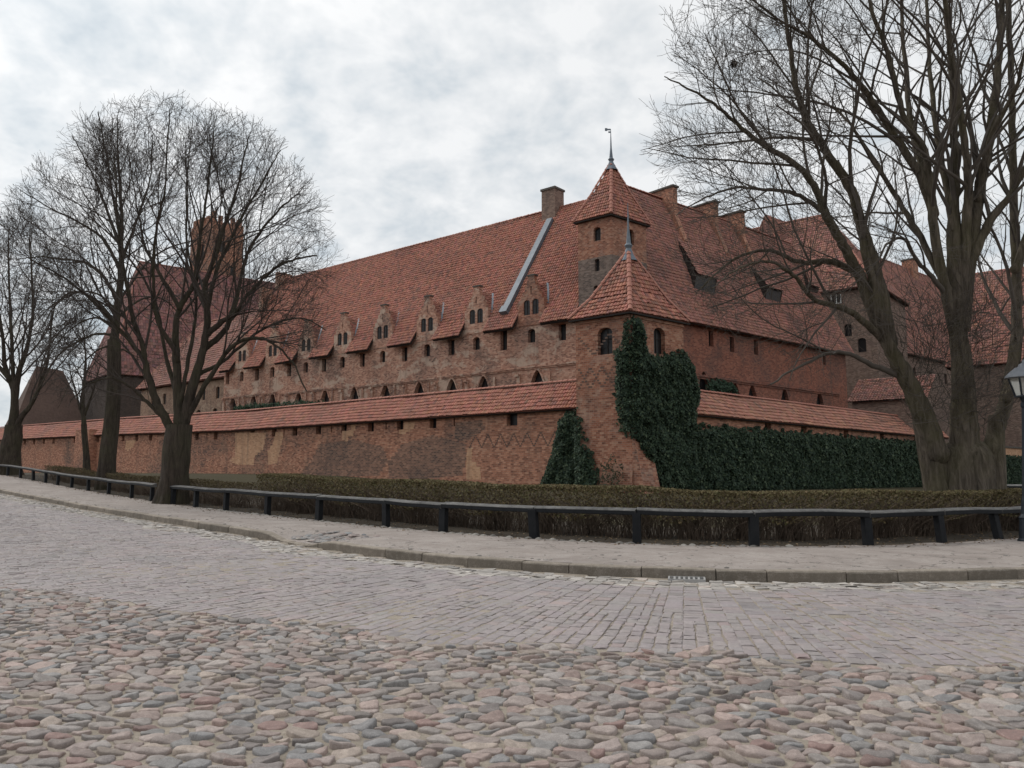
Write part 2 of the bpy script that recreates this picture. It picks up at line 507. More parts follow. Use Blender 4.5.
grid_sheet('ground', xs, ys, zground, M_lawn)
grid_sheet('road', np.linspace(-75, 40, 232), np.linspace(-12, 80, 185),
           lambda X, Y: np.where(kdist(np.stack([X.ravel(), Y.ravel()], -1)).reshape(X.shape) < .35, G(X, Y), G(X, Y) - .4), M_sand)

# pavement strip and the earth under the hedge
ns = 420
fs = np.linspace(2, Fs[-1] - .2, ns)
fp = fpos(fs)
kin = kpos(np.interp(np.linspace(0, 1, ns), np.linspace(0, 1, 5), Ks[-1] * np.array([0, .25, .5, .75, 1])), -.17)
# nearest kerb point of each fence point
Kin = K + Kn * -.17
q = np.array([np.argmin(((Kin - p) ** 2).sum(1)) for p in fp]); q = np.convolve(np.pad(q.astype(float), 12, mode='edge'), np.ones(25) / 25, 'valid')
qs = np.interp(q, np.arange(len(Ks)), Ks)
kp = kpos(qs, -.17)
dip_s = Ks[np.argmin(((K - onground(308, 541, .05)[:2]) ** 2).sum(1))]


def dip(s): return 1 - .85 * np.exp(-((s - dip_s) / 1.05) ** 4)


rows = []
for j in range(9):
    f = j / 8
    p = kp * (1 - f) + fpos(fs, .12) * f
    z = G(p[:, 0], p[:, 1]) + .148 * np.where(True, 1 - (1 - dip(qs)) * max(0, 1 - f * 1.6), 1) + .012 * np.sin(f * 3.1)
    rows.append(np.c_[p, z])
V = np.stack(rows, 1).reshape(-1, 3); i = (np.arange(ns - 1)[:, None] * 9 + np.arange(8)[None]).ravel()
tag(npmesh('pavement', V, np.stack([i, i + 1, i + 10, i + 9], -1), M_pave, smooth=True), kind='structure')
rows = []
for j in range(9):
    f = j / 8; p = fpos(fs, -.05 + 5.0 * f)
    rows.append(np.c_[p, G(p[:, 0], p[:, 1]) + .15 + .012 * np.sin(fs * 3 + j) * (0 < j < 8)])
V = np.stack(rows, 1).reshape(-1, 3)
tag(npmesh('hedge_bed', V, np.stack([i, i + 1, i + 10, i + 9], -1), M_earth, smooth=True), kind='structure')

# ---------------------------------------------------------------- setts, cobbles, kerb
bpx = [(0, 590), (100, 598), (200, 614), (300, 623), (400, 637), (500, 645), (600, 650), (700, 655), (800, 659), (900, 663), (1024, 668)]
BD = np.array([onground(x, y)[:2] for x, y in bpx])
BD = np.vstack([[BD[0] + (BD[0] - BD[2]) * 6], BD, [BD[-1] + (BD[-1] - BD[-3]) * 8]])


def past_boundary(P):     # >0 beyond the cobbled apron
    return P[:, 1] - np.interp(P[:, 0], BD[:, 0], BD[:, 1])


def setts():
    cw = .088; L = Ks[-1]; dend = {}
    quads = []; cols = []
    ncol = int(L / cw)
    for ci in range(ncol):
        s0 = ci * cw; s1 = s0 + cw
        dsplit = RNG.uniform(1.6, 3.4)
        wob = RNG.normal(0, .005)
        if ci % 2 == 0:            # near the kerb one stone spans two of the fanning courses
            d = .12 + RNG.uniform(0, .2)
            while d < dsplit:
                l = RNG.uniform(.15, .24)
                if d < .75: l *= .75
                quads.append((s0 + wob, s1 + cw + wob, d, d + l)); d += l
        else:
            d = dend[ci - 1]
        dend[ci] = d
        while d < 15:
            l = RNG.uniform(.14, .235)
            quads.append((s0 + wob, s1 + wob, d, d + l)); d += l
    q = np.array(quads)
    mid = kpos((q[:, 0] + q[:, 1]) / 2, (q[:, 2] + q[:, 3]) / 2)
    r = np.hypot(mid[:, 0], mid[:, 1])
    nz = np.array([noise.noise((x * .8, y * .8, 3.)) for x, y in mid])
    keep = (past_boundary(mid) > nz * .5) & (r < 62) & (mid[:, 1] > -8)
    q, mid, nz = q[keep], mid[keep], nz[keep]; n = len(q)
    gut = (q[:, 2] < .8 + nz * .5)
    j = lambda sc: RNG.normal(0, sc, n) * np.where(gut, 2.6, 1)
    g = .0065
    def cor(ins, zt):
        out = []
        for a, b in ((0, 2), (1, 2), (1, 3), (0, 3)):
            sa = q[:, a] + (ins if a == 0 else -ins) + j(.005); sd_ = q[:, b] + (ins if b == 2 else -ins) + j(.008)
            p = kpos(sa, sd_); out.append(np.c_[p, G(p[:, 0], p[:, 1]) + zt + j(.0022)])
        return np.stack(out, 1)
    ht = .0085 + RNG.normal(0, .0028, n) * np.where(gut, 2.4, 1)
    # slow hollows in the road surface
    sink = np.array([noise.noise((x * .35, y * .35, 9.)) for x, y in mid]) * .008
    lo = cor(g * .5, (0.0 + 0 * ht) - .02); mi = cor(g * 1.0, ht - .005 + sink); hi = cor(g * 2.4, ht + sink)
    V = np.concatenate([lo, mi, hi], 1)          # n,12,3
    f = []
    for a, b in ((0, 4), (4, 8)):
        for k in range(4): f.append((a + k, a + (k + 1) % 4, b + (k + 1) % 4, b + k))
    f.append((8, 9, 10, 11))
    Q = (np.arange(n)[:, None, None] * 12 + np.array(f)[None]).reshape(-1, 4)
    base = np.array([.352, .304, .296])
    c = base[None] * (1 + RNG.normal(0, .05, (n, 1))) + RNG.normal(0, .004, (n, 3)) + np.outer(nz, [.05, .035, .03])
    c[gut] = np.array([.43, .39, .35]) * (1 + RNG.normal(0, .2, (gut.sum(), 1)))
    pk = RNG.random(n) < .06; c[pk] *= np.array([1.07, .99, .96])
    dk = RNG.random(n) < .04; c[dk] *= .82
    c = np.clip(c, .05, .7)
    tag(npmesh('sett_paving', V, Q, M_sett, col=np.repeat(c, 12, 0)), kind='structure')


setts()


def voronoi_cells(P, rad=10):
    P = np.asarray(P); n = len(P)
    cell = {}
    for i, (x, y) in enumerate(P): cell.setdefault((int(x // 1), int(y // 1)), []).append(i)
    out = []
    for i, (x, y) in enumerate(P):
        cx_, cy_ = int(x // 1), int(y // 1)
        nb = [k for a in (-2, -1, 0, 1, 2) for b in (-2, -1, 0, 1, 2) for k in cell.get((cx_ + a, cy_ + b), ()) if k != i]
        nb.sort(key=lambda k: (P[k][0] - x) ** 2 + (P[k][1] - y) ** 2)
        poly = [(x - 2, y - 2), (x + 2, y - 2), (x + 2, y + 2), (x - 2, y + 2)]
        for k in nb[:16]:
            mx, my = (P[k][0] + x) / 2, (P[k][1] + y) / 2; dx, dy = P[k][0] - x, P[k][1] - y
            new = []
            for a in range(len(poly)):
                p, q_ = poly[a], poly[(a + 1) % len(poly)]
                sp = (p[0] - mx) * dx + (p[1] - my) * dy; sq = (q_[0] - mx) * dx + (q_[1] - my) * dy
                if sp <= 0: new.append(p)
                if sp * sq < 0:
                    t = sp / (sp - sq); new.append((p[0] + (q_[0] - p[0]) * t, p[1] + (q_[1] - p[1]) * t))
            poly = new
            if len(poly) < 3: break
        out.append(poly)
    return out


PAL = np.array([(.34, .29, .27), (.37, .305, .28), (.32, .305, .29), (.34, .33, .32), (.275, .285, .285), (.25, .265, .275), (.39, .345, .30), (.34, .265, .24), (.25, .235, .23), (.37, .35, .33), (.32, .28, .265), (.35, .31, .29), (.30, .29, .28)])


def cobbles():
    ex, ey = .166, .122           # stone pitch in x and y
    pts = []
    ny = int(16 / ey)
    for r in range(ny):
        y = 1.6 + r * ey
        lo, hi = -(6 + y * .9), (6 + y * .9)
        x = lo + random.random() * ex
        while x < hi:
            wv = .06 * math.sin(x * .7 + r * .13) + .05 * math.sin(x * 1.9 + 1)
            pts.append((x + random.uniform(-.06, .06), y + wv + random.uniform(-.05, .05)))
            x += ex * random.choice((.6, .72, .85, 1, 1, 1.1, 1.25, 1.45))
    P = np.array(pts); b = past_boundary(P)
    nz = np.array([noise.noise((x * .8, y * .8, 3.)) for x, y in P])
    P = P[b < nz * .5 + .05]
    sc = np.array([1 / ex, 1 / ey])
    cells = voronoi_cells(P * sc)
    NB = 16
    Vs = []; cs = []; cnt = 0
    for (x, y), poly in zip(P, cells):
        if len(poly) < 3: continue
        pl = np.array(poly) / sc
        if np.abs(pl - (x, y)).max() > .23: continue
        for cc in (random.uniform(.10, .24), .16):      # knock the corners off
            nx = np.roll(pl, -1, 0); pl = np.stack([pl * (1 - cc) + nx * cc, pl * cc + nx * (1 - cc)], 1).reshape(-1, 2)
        c = pl.mean(0)
        seg = np.r_[0, np.cumsum(np.linalg.norm(np.diff(np.vstack([pl, pl[:1]]), axis=0), axis=1))]
        qv = np.linspace(0, seg[-1], NB, endpoint=False); cl_ = np.vstack([pl, pl[:1]])
        pl = np.c_[np.interp(qv, seg, cl_[:, 0]), np.interp(qv, seg, cl_[:, 1])]
        ext = np.abs(pl - c).max()
        k = 1 - random.uniform(.006, .026) / max(ext, .05) * 1.2
        ang = np.arctan2(pl[:, 1] - c[1], pl[:, 0] - c[0])
        lump = 1 + .05 * np.sin(ang * 3 + random.random() * 6) + .035 * np.sin(ang * 5 + random.random() * 6)
        e = (pl - c) * k * lump[:, None]
        h = random.uniform(.008, .027); tx, ty = random.gauss(0, .10), random.gauss(.02, .12)
        rings = []
        fl = random.uniform(.55, 1.0)
        for rr, hh in ((1.0, -.9), (.99, .35), (.955, .78), (.84, .95), (.45, 1.0)):
            q2 = e * rr
            z = hh * h + (q2[:, 0] * tx + q2[:, 1] * ty) * (hh > 0) + (np.array([noise.noise((a * 14 + x, b2 * 14 + y, 1.)) for a, b2 in q2]) * .012 if hh > .3 else 0)
            rings.append(np.c_[q2 + c, z])
        rings.append(np.array([[c[0], c[1], h * 1.02]]))
        v = np.vstack(rings); v[:, 2] += G(v[:, 0], v[:, 1]) + .004
        Vs.append(v)
        col = PAL[random.randrange(len(PAL))] * random.uniform(.76, 1.26) * np.array([1.10, 1.0, .955])
        if random.random() < .02: col = np.array([.32, .20, .175])
        if random.random() < .07: col = col * .68
        cs.append(col)
    n = len(Vs); m = NB * 5 + 1
    V = np.stack(Vs)
    f = []
    for r in range(4):
        for k in range(NB): f.append((r * NB + k, r * NB + (k + 1) % NB, (r + 1) * NB + (k + 1) % NB, (r + 1) * NB + k))
    for k in range(0, NB, 2): f.append((4 * NB + k, 4 * NB + (k + 1) % NB, 4 * NB + (k + 2) % NB, NB * 5))
    Q = (np.arange(n)[:, None, None] * m + np.array(f)[None]).reshape(-1, 4)
    tag(npmesh('cobblestones', V, Q, M_cob, col=np.repeat(np.array(cs), m, 0), smooth=True), kind='structure')


cobbles()


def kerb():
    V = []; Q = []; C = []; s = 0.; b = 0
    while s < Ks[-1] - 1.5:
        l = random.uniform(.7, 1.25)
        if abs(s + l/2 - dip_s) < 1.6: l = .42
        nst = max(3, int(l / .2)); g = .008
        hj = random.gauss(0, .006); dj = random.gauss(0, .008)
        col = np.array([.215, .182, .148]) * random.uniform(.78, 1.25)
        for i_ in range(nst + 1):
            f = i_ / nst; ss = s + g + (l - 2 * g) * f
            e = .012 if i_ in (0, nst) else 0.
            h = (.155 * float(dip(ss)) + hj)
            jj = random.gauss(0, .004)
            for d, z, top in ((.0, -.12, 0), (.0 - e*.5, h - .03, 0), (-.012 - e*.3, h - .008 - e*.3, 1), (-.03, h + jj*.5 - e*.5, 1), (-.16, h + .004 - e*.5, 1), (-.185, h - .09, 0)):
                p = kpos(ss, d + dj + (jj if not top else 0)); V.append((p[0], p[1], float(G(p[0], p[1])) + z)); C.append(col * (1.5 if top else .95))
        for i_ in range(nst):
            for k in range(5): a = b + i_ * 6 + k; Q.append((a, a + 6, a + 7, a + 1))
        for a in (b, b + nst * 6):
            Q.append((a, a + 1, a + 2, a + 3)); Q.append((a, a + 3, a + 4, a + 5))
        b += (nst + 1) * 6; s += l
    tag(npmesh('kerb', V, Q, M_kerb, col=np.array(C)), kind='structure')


kerb()


def rock(V, Q, C, c, r, col, zs=.55):
    """one small lumpy stone appended to the lists"""
    b = len(V); seed = random.random() * 50; rot = random.random() * 6.3
    for i_ in range(4):
        th = (i_ / 3) * 1.45
        for k in range(8):
            a = k / 8 * 2 * math.pi
            rr = math.cos(th) * (1 + .22 * noise.noise((math.cos(a) * 1.3 + seed, math.sin(a) * 1.3, th)))
            x, y = rr * r[0] * math.cos(a), rr * r[1] * math.sin(a)
            V.append((c[0] + x * math.cos(rot*.08) - y * math.sin(rot*.08), c[1] + x * math.sin(rot*.08) + y * math.cos(rot*.08), c[2] + math.sin(th) * r[2])); C.append(col)
    for i_ in range(3):
        for k in range(8): Q.append((b + i_*8 + k, b + i_*8 + (k+1) % 8, b + (i_+1)*8 + (k+1) % 8, b + (i_+1)*8 + k))
    Q.append((b+24, b+25, b+26, b+27)); Q.append((b+24, b+27, b+28, b+31)); Q.append((b+28, b+29, b+30, b+31))


def small_stones():
    V, Q, C = [], [], []
    s = s_at_px(205)
    while s < s_at_px(790):        # row of stones that edges the pavement below the fence
        l = random.uniform(.12, .26); p = fpos(s, -.1 + random.gauss(0, .025)); t = fpos(s + .1, -.1) - fpos(s, -.1)
        rock(V, Q, C, (p[0], p[1], float(G(*p)) + .10), (l * .62, .10, random.uniform(.05, .10)), np.array([.31, .285, .255]) * random.uniform(.55, 1.4)); s += l * 1.12
    tag(npmesh('stone_edging', V, Q, M_kerb, col=np.array(C), smooth=True), kind='structure')
    V, Q, C = [], [], []
    for _ in range(150):           # patch of bare cobbles behind the dropped kerb
        ss = dip_s + random.gauss(0.25, .75); d = -.25 - abs(random.gauss(0, .5)) - .1
        p = kpos(ss, d); rock(V, Q, C, (p[0], p[1], float(G(*p)) + .035 + .1 * min(1, (-d - .2) * .9)), (random.uniform(.06, .11), random.uniform(.05, .08), random.uniform(.02, .035)), PAL[random.randrange(len(PAL))] * random.uniform(.7, 1.2))
    tag(npmesh('cobble_patch', V, Q, M_cob, col=np.array(C), smooth=True), kind='structure')
    V, Q, C = [], [], []
    for _ in range(2200):           # grit and broken bits on the footway
        s_ = random.uniform(3, Ks[-1] - 8); d = -.25 - random.random() ** 1.6 * 2.2
        p = kpos(s_, d); 
        if p[1] > 40: continue
        r_ = .006 + .03 * random.random() ** 3; rock(V, Q, C, (p[0], p[1], float(G(*p)) + .15), (r_ * 1.4, r_, r_ * .6), np.array([.33, .30, .27]) * random.uniform(.5, 1.3))
    tag(npmesh('pavement_grit', V, Q, M_kerb, col=np.array(C), smooth=True), kind='stuff')


small_stones()

# iron drain grate in the gutter
ds = Ks[np.argmin(((K - onground(683, 578, 0)[:2]) ** 2).sum(1))]
pc = kpos(ds, .20); gz = float(G(*pc)) + .035
tg = thing('drain_grate', 'small grey slotted drain grate in the gutter against the kerb', 'drain', (pc[0], pc[1], gz))
ku = np.array([*(kpos(ds + .1, .11) - kpos(ds - .1, .11)), 0]); ku /= np.linalg.norm(ku); kn_ = np.array([ku[1], -ku[0], 0])
fg = Frame(pc, ku, kn_); mb = MB()
W2, D2 = .27, .17
for a0, a1, e0, e1 in ((-W2, W2, D2 - .02, D2), (-W2, W2, -D2, -D2 + .02), (-W2, -W2 + .025, -D2 + .02, D2 - .02), (W2 - .025, W2, -D2 + .02, D2 - .02)):
    fg.box(mb, a0, a1, e0, e1, gz - .04, gz + .012)
M_grate = simple('grate_iron', (.30, .29, .28), (.4, .385, .37), 20., .7, .2)
mb.build('frame', M_grate, tg)
mb = MB()
for k in range(1, 7):
    a = -W2 + .025 + k * (2 * W2 - .05) / 7; fg.box(mb, a - .016, a + .016, -D2 + .02, D2 - .02, gz - .04, gz + .009)
mb.build('bars', M_grate, tg)
mb = MB(); fg.box(mb, -W2 + .01, W2 - .01, -D2 + .01, D2 - .01, gz - .045, gz - .035); mb.build('pit', M_glass, tg)

# ================================================================ the castle
aL, aR = R(50.5), R(49.5)
uL = np.array([-math.sin(aL), math.cos(aL), 0]); nL = np.array([-math.cos(aL), -math.sin(aL), 0])
uR = np.array([math.sin(aR), math.cos(aR), 0]); nR = np.array([math.cos(aR), -math.sin(aR), 0])
CC = np.array([8.45, 66.3, 0])
LF = Frame(CC, uL, nL); RF = Frame(CC, uR, nR)
M_under = simple('roof_underlay', (.16, .06, .045), (.22, .085, .06), 1., .9)
M_slateroof = simple('dark_shingle', (.085, .055, .045), (.15, .098, .078), 3., .9, .5)
TC = np.array([.41, .168, .117]); TCO = np.array([.36, .165, .125]); TCP = np.array([.27, .125, .11])


class Slope:
    """a planar roof slope: O at the eave, U along it, V up the slope"""
    def __init__(s, O, U, V):
        s.O = np.asarray(O, float); s.U = U / np.linalg.norm(U); V = np.asarray(V, float)
        V = V - (V @ s.U) * s.U; s.V = V / np.linalg.norm(V); s.N = np.cross(s.U, s.V)
        if s.N[2] < 0: s.N = -s.N

    def p(s, u, v, h=0.0): return s.O + s.U * u + s.V * v + s.N * h

    def hit(s, px, py):
        d = ray(px, py); t = (s.N @ (s.O - CAMP)) / (s.N @ d); q = CAMP + d * t - s.O
        return float(q @ s.U), float(q @ s.V)

    def loc(s, P): q = np.asarray(P) - s.O; return float(q @ s.U), float(q @ s.V)


def inpoly(x, y, poly):
    r = np.zeros(len(x), bool); n = len(poly)
    for i in range(n):
        (x0, y0), (x1, y1) = poly[i], poly[(i + 1) % n]
        if y0 == y1: continue
        c = ((y0 > y) != (y1 > y)) & (x < (x1 - x0) * (y - y0) / (y1 - y0) + x0)
        r ^= c
    return r


PROF = [(-.5, -.15), (-.27, .75), (0, 1.0), (.27, .75), (.5, -.15)]


def tiles(name, sl, poly, parent, tw=.25, th=.36, h=.065, base=TC, var=.16, skip=None, m=None, worn=.12):
    us = [p[0] for p in poly]; vs = [p[1] for p in poly]
    nu = int((max(us) - min(us)) / tw) + 1; nv = int((max(vs) - min(vs)) / th) + 1
    Uc, Vc = np.meshgrid(min(us) + (np.arange(nu) + .5) * tw, min(vs) + (np.arange(nv) + .5) * th)
    u = Uc.ravel(); v = Vc.ravel()
    k = inpoly(u, v, poly)
    if skip is not None: k &= ~skip(u, v)
    u, v = u[k], v[k]; n = len(u)
    wav = np.array([noise.noise((a * .35, b * .35, 2.)) for a, b in zip(u, v)]) * .045 + np.array([noise.noise((a * .11, b * .16, 5.)) for a, b in zip(u, v)]) * .11 if n < 30000 else 0
    du = RNG.normal(0, .008, n); dv = RNG.normal(0, .018, n); lift = RNG.normal(0, .007, n) + wav
    rot = RNG.normal(0, .02, n)
    P = np.array(PROF)
    Vv = np.empty((n, 15, 3))
    for i, (a, hh) in enumerate(P):
        for j, (vo, hz_) in enumerate(((-.5 * th, .06), (.53 * th, .0))):
            uu = u + du + a * tw * 1.0 + rot * vo; vv = v + dv + vo + rot * a * tw
            z = lift + hz_ + hh * h
            Vv[:, j * 5 + i] = sl.O + uu[:, None] * sl.U + vv[:, None] * sl.V + z[:, None] * sl.N
        Vv[:, 10 + i] = Vv[:, i] - sl.N * (.045 + hh * h * .35)
    f = [(i, i + 1, i + 6, i + 5) for i in range(4)] + [(10 + i, 11 + i, i + 1, i) for i in range(4)]
    Q = (np.arange(n)[:, None, None] * 15 + np.array(f)[None]).reshape(-1, 4)
    c = base[None] * (1 + RNG.normal(0, var, (n, 1)))
    c = c * (1 + RNG.normal(0, .05, (n, 3)))
    dk = RNG.random(n) < worn; c[dk] *= np.array([.62, .72, .78])
    lt = RNG.random(n) < .06; c[lt] *= np.array([1.14, 1.16, 1.16])
    o = npmesh(name, Vv, Q, m or M_tile, parent, col=np.repeat(np.clip(c, .01, .8), 15, 0))
    return o


def ridge(mb, p0, p1, r=.16, step=.42):
    """overlapping half round tiles along a hip or ridge"""
    p0, p1 = np.asarray(p0, float), np.asarray(p1, float); L = np.linalg.norm(p1 - p0); t = (p1 - p0) / L
    sd_ = np.cross(t, [0, 0, 1.]); sd_ /= np.linalg.norm(sd_); up = np.cross(sd_, t); n = max(1, int(L / step))
    for i in range(n):
        a = p0 + t * L * i / n; b = p0 + t * L * (i + 1.12) / n; k = random.uniform(.93, 1.07)
        ra, rb = r * 1.12 * k, r * .86 * k
        for j in range(5):
            w0, w1 = math.pi * j / 5, math.pi * (j + 1) / 5
            q = lambda c, rr, w_: c + sd_ * math.cos(w_) * rr + up * (math.sin(w_) * rr + .02)
            mb.poly([q(a, ra, w0), q(a, ra, w1), q(b, rb, w1), q(b, rb, w0)])
        mb.poly([q(a, ra, math.pi * j / 5) for j in range(6)])


M_ridge = simple('ridge_tile', (.34, .14, .10), (.46, .21, .155), 2.5, .75)


def panes(parent, fr, outline, d, name='window', bars=True):
    mb = MB(); mb.poly([fr(a, d, b) for a, b in outline], outline)
    if bars:
        s0 = min(p[0] for p in outline); s1 = max(p[0] for p in outline); z0 = min(p[1] for p in outline); z1 = max(p[1] for p in outline)
        w_ = s1 - s0
        fr.box(mb, (s0 + s1) / 2 - .03, (s0 + s1) / 2 + .03, d + .004, d + .05, z0, z1 - .1 * w_, 1)
        fr.box(mb, s0 + .01, s1 - .01, d + .002, d + .04, z0 + (z1 - z0) * .58, z0 + (z1 - z0) * .58 + .05, 1)
    return mb.build(name, [M_glass, M_timber], parent)


def spire(mb, base, h, r0, m=0, steps=((0, 1.0), (.10, .62), (.22, .30), (.27, .46), (.31, .26), (.55, .12), (1.0, .03))):
    pr = None
    for f, k in steps:
        ring = [np.array(base) + np.array([math.cos(a) * r0 * k, math.sin(a) * r0 * k, h * f]) for a in np.linspace(0, 2 * math.pi, 9)[:-1]]
        if pr is not None:
            for i in range(8): mb.poly([pr[i], pr[(i + 1) % 8], ring[(i + 1) % 8], ring[i]], m=m)
        pr = ring


def para(c, a, b):   # plan corners of a tower with faces along uL (length a) and uR (length b)
    c = np.array([c[0], c[1], 0.]); return [c, c + uR * b, c + uR * b + uL * a, c + uL * a]


def bell_roof(parent, corners, zb, za, over, midf, midz, base=TC, tw=.25, th=.36, lead=None, rname='roof'):
    cen = sum(corners) / 4
    ex = [c + (c - cen) / np.linalg.norm(c - cen) * over for c in corners]
    B = [e + np.array([0, 0, zb]) for e in ex]
    Mi = [cen + (e - cen) * midf + np.array([0, 0, midz]) for e in ex]
    A = cen + np.array([0, 0, za])
    mbu = MB(); mbr = MB(); first = None
    for i in range(4):
        j = (i + 1) % 4
        low = Slope(B[i], B[j] - B[i], Mi[i] - B[i]); up = Slope(Mi[i], Mi[j] - Mi[i], A - Mi[i])
        mbu.poly([B[i] - [0, 0, .05], B[j] - [0, 0, .05], Mi[j] - [0, 0, .05], Mi[i] - [0, 0, .05]]); mbu.poly([Mi[i] - [0, 0, .05], Mi[j] - [0, 0, .05], A - [0, 0, .05]])
        if i in (0, 3):
            for sl, pts in ((low, (B[i], B[j], Mi[j], Mi[i])), (up, (Mi[i], Mi[j], A))):
                tiles(rname, sl, [sl.loc(p) for p in pts], parent, tw, th, .06, base)
        ridge(mbr, B[i] + [0, 0, .04], Mi[i] + [0, 0, .05]); ridge(mbr, Mi[i] + [0, 0, .05], A)
    mbu.poly([b - np.array([0, 0, .12]) for b in B[::-1]], m=1)
    for i in range(4):
        j = (i + 1) % 4; mbu.poly([B[i] - [0, 0, .12], B[j] - [0, 0, .12], B[j] - [0, 0, .02], B[i] - [0, 0, .02]], m=1)
    mbu.build('roof_deck', [M_under, M_timber], parent); mbr.build('hip_tiles', M_ridge, parent)
    return A, B


def slope_deck(mb, sl, poly, h=-.07, m=0):
    mb.poly([sl.p(a, b, h) for a, b in poly], m=m)


# ---------------------------------------------------------------- main castle range (left wing, right wing, corner turret)
cb = thing('castle_building', 'long red brick castle range with steep tiled roofs behind the curtain walls', 'castle', (8.45, 66.3, .5))
DS = [8.65 + 6.75 * k for k in range(8)]
EW = [5.2 + 6.75 * k for k in range(9)]
ARL = [(7.98, 10.18), (14.43, 10.15), (18.59, 10.2), (23.16, 10.27), (28.28, 10.4), (33.38, 10.47), (38.53, 10.57), (43.53, 10.65), (48.8, 10.8), (52.9, 10.9), (57.6, 11.0)]
holes = []; pan = []
for s_ in DS: holes.append(arch(s_, 14.2, .85, 1.25)); pan.append((holes[-1], 0))
for i, s_ in enumerate(EW): holes.append(arch(s_, 14.15, .8, 1.5 if i != 1 else 1.9, flat=True)); pan.append((holes[-1], 0))
for s_, z_ in ARL: holes.append(arch(s_, z_ - .3, 1.3, 2.2, pointed=True)); pan.append((holes[-1], 1))
mb = MB()
LF.wall(mb, [(0, 0), (60, 0), (60, 16.15), (0, 16.15)], holes, 0, .45)
# cornice, arch hoods and old corbel stubs
segs = [(3.6, 12.2, 11.25), (12.2, 20, 11.2), (20.5, 33, 11.15), (35, 47, 11.3), (48, 60, 11.55)]
for a, b, z in segs: LF.box(mb, a, b, .003, .16, z, z + .16); LF.box(mb, a, b, .003, .09, z - .14, z - .003)
for s_, z_ in ARL:
    o = arch(s_, z_ - .25, 1.75, 2.55, pointed=True, n=10); ii = arch(s_, z_ - .3, 1.32, 2.22, pointed=True, n=10)
    for k in range(2, len(o) - 1):
        q4 = [o[k], o[k + 1], ii[k + 1], ii[k]]
        mb.poly([LF(a, .10, b) for a, b in q4], q4); mb.poly([LF(o[k][0], .003, o[k][1]), LF(o[k + 1][0], .003, o[k + 1][1]), LF(o[k + 1][0], .10, o[k + 1][1]), LF(o[k][0], .10, o[k][1])])
        mb.poly([LF(ii[k + 1][0], .003, ii[k + 1][1]), LF(ii[k][0], .003, ii[k][1]), LF(ii[k][0], .10, ii[k][1]), LF(ii[k + 1][0], .10, ii[k + 1][1])])
    LF.box(mb, s_ + 1.9, s_ + 2.25, .003, .22, z_ - 1.2, z_ + .35); LF.box(mb, s_ + 1.95, s_ + 2.4, .003, .35, z_ + .353, z_ + .6)
    LF.box(mb, s_ - 1.5, s_ - 1.25, .003, .14, z_ - 1.2, z_ + .6)
# plain back, ends
for a, b in (((60, 0), (60, -17.2)), ((60, -17.2), (6, -17.2))): mb.poly([LF(a[0], a[1], 0), LF(b[0], b[1], 0), LF(b[0], b[1], 15.5), LF(a[0], a[1], 15.5)])
mb.poly([LF(60, .0, 15.5), LF(60, -17.2, 15.5), LF(60, -8.6, 28.8)])
for z0_, z1_, dd in ((27.2, 30.0, 1.2),): LF.box(mb, 59.6, 60.3, -8.6 - dd, -8.6 + dd, z0_, z1_)
LF.box(mb, 59.62, 60.28, -6.6, -4.9, 24.0, 27.4)
mb.build('wall', M_fac, cb)
for h_, deep in pan: panes(cb, LF, h_, -.40)
RS = [RF.hit(x, y) for x, y in ((711, 337), (732, 343), (756, 346), (824, 357))]
ARR = [(12.56, 10.5), (17.6, 9.77), (20.54, 9.82), (26.56, 9.85), (33.74, 9.98)]
holesR = [arch(s_, z_ - .15, .75, 1.5, flat=True) for s_, z_ in RS] + [arch(s_, z_ - .3, 1.5, 2.2, pointed=True) for s_, z_ in ARR]
mb = MB()
RF.wall(mb, [(0, 0), (40, 0), (40, 16.4), (0, 16.4)], holesR, 0, .45)
RF.box(mb, 9, 38, .003, .2, 10.7, 10.92); RF.box(mb, 9, 38, .003, .1, 10.52, 10.697)
mb.poly([RF(40, 0, 0), RF(40, -13, 0), RF(40, -13, 16), RF(40, 0, 16)]); mb.poly([RF(40, 0, 15.9), RF(40, -13, 15.9), RF(40, -6.5, 29.9)])
mb.poly([RF(6, -13, 0), RF(40, -13, 0), RF(40, -13, 15.9), RF(6, -13, 15.9)])
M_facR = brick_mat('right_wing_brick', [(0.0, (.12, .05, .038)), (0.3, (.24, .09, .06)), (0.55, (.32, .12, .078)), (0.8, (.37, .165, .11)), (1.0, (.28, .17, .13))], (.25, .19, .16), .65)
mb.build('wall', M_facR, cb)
for h_ in holesR: panes(cb, RF, h_, -.40)
# left roof
SL = Slope(LF(0, .9, 15.0), uL, LF(0, -8.6, 29.1) - LF(0, .9, 15.0)); lenL = math.hypot(9.5, 14.1)
dorm = lambda u, v: ((v < 1.75) & (np.min(np.abs(u[:, None] - np.array(DS)[None]), 1) < 1.62)) | ((v < 3.0) & (np.min(np.abs(u[:, None] - np.array(DS)[None]), 1) < 1.3))
polyL = [(3.45, 0), (60, 0), (60, lenL), (5.1, lenL), (3.45, 11)]
tiles('roof', SL, polyL, cb, .27, .38, .10, TC, .12, skip=dorm)
mb = MB()
slope_deck(mb, SL, [(0.2, 1.72), (60, 1.72), (60, lenL), (5.1, lenL)])
bk = Slope(LF(60, -17.2 - .5, 15.0), -uL, LF(60, -8.6, 29.1) - LF(60, -17.7, 15.0)); slope_deck(mb, bk, [(0, 0), (58, 0), (55, bk.loc(LF(5, -8.6, 29.1))[1]), (0, bk.loc(LF(60, -8.6, 29.1))[1])], 0)
edges = [3.45]
for s_ in DS: edges += [s_ - 1.62, s_ + 1.62]
edges += [60.]
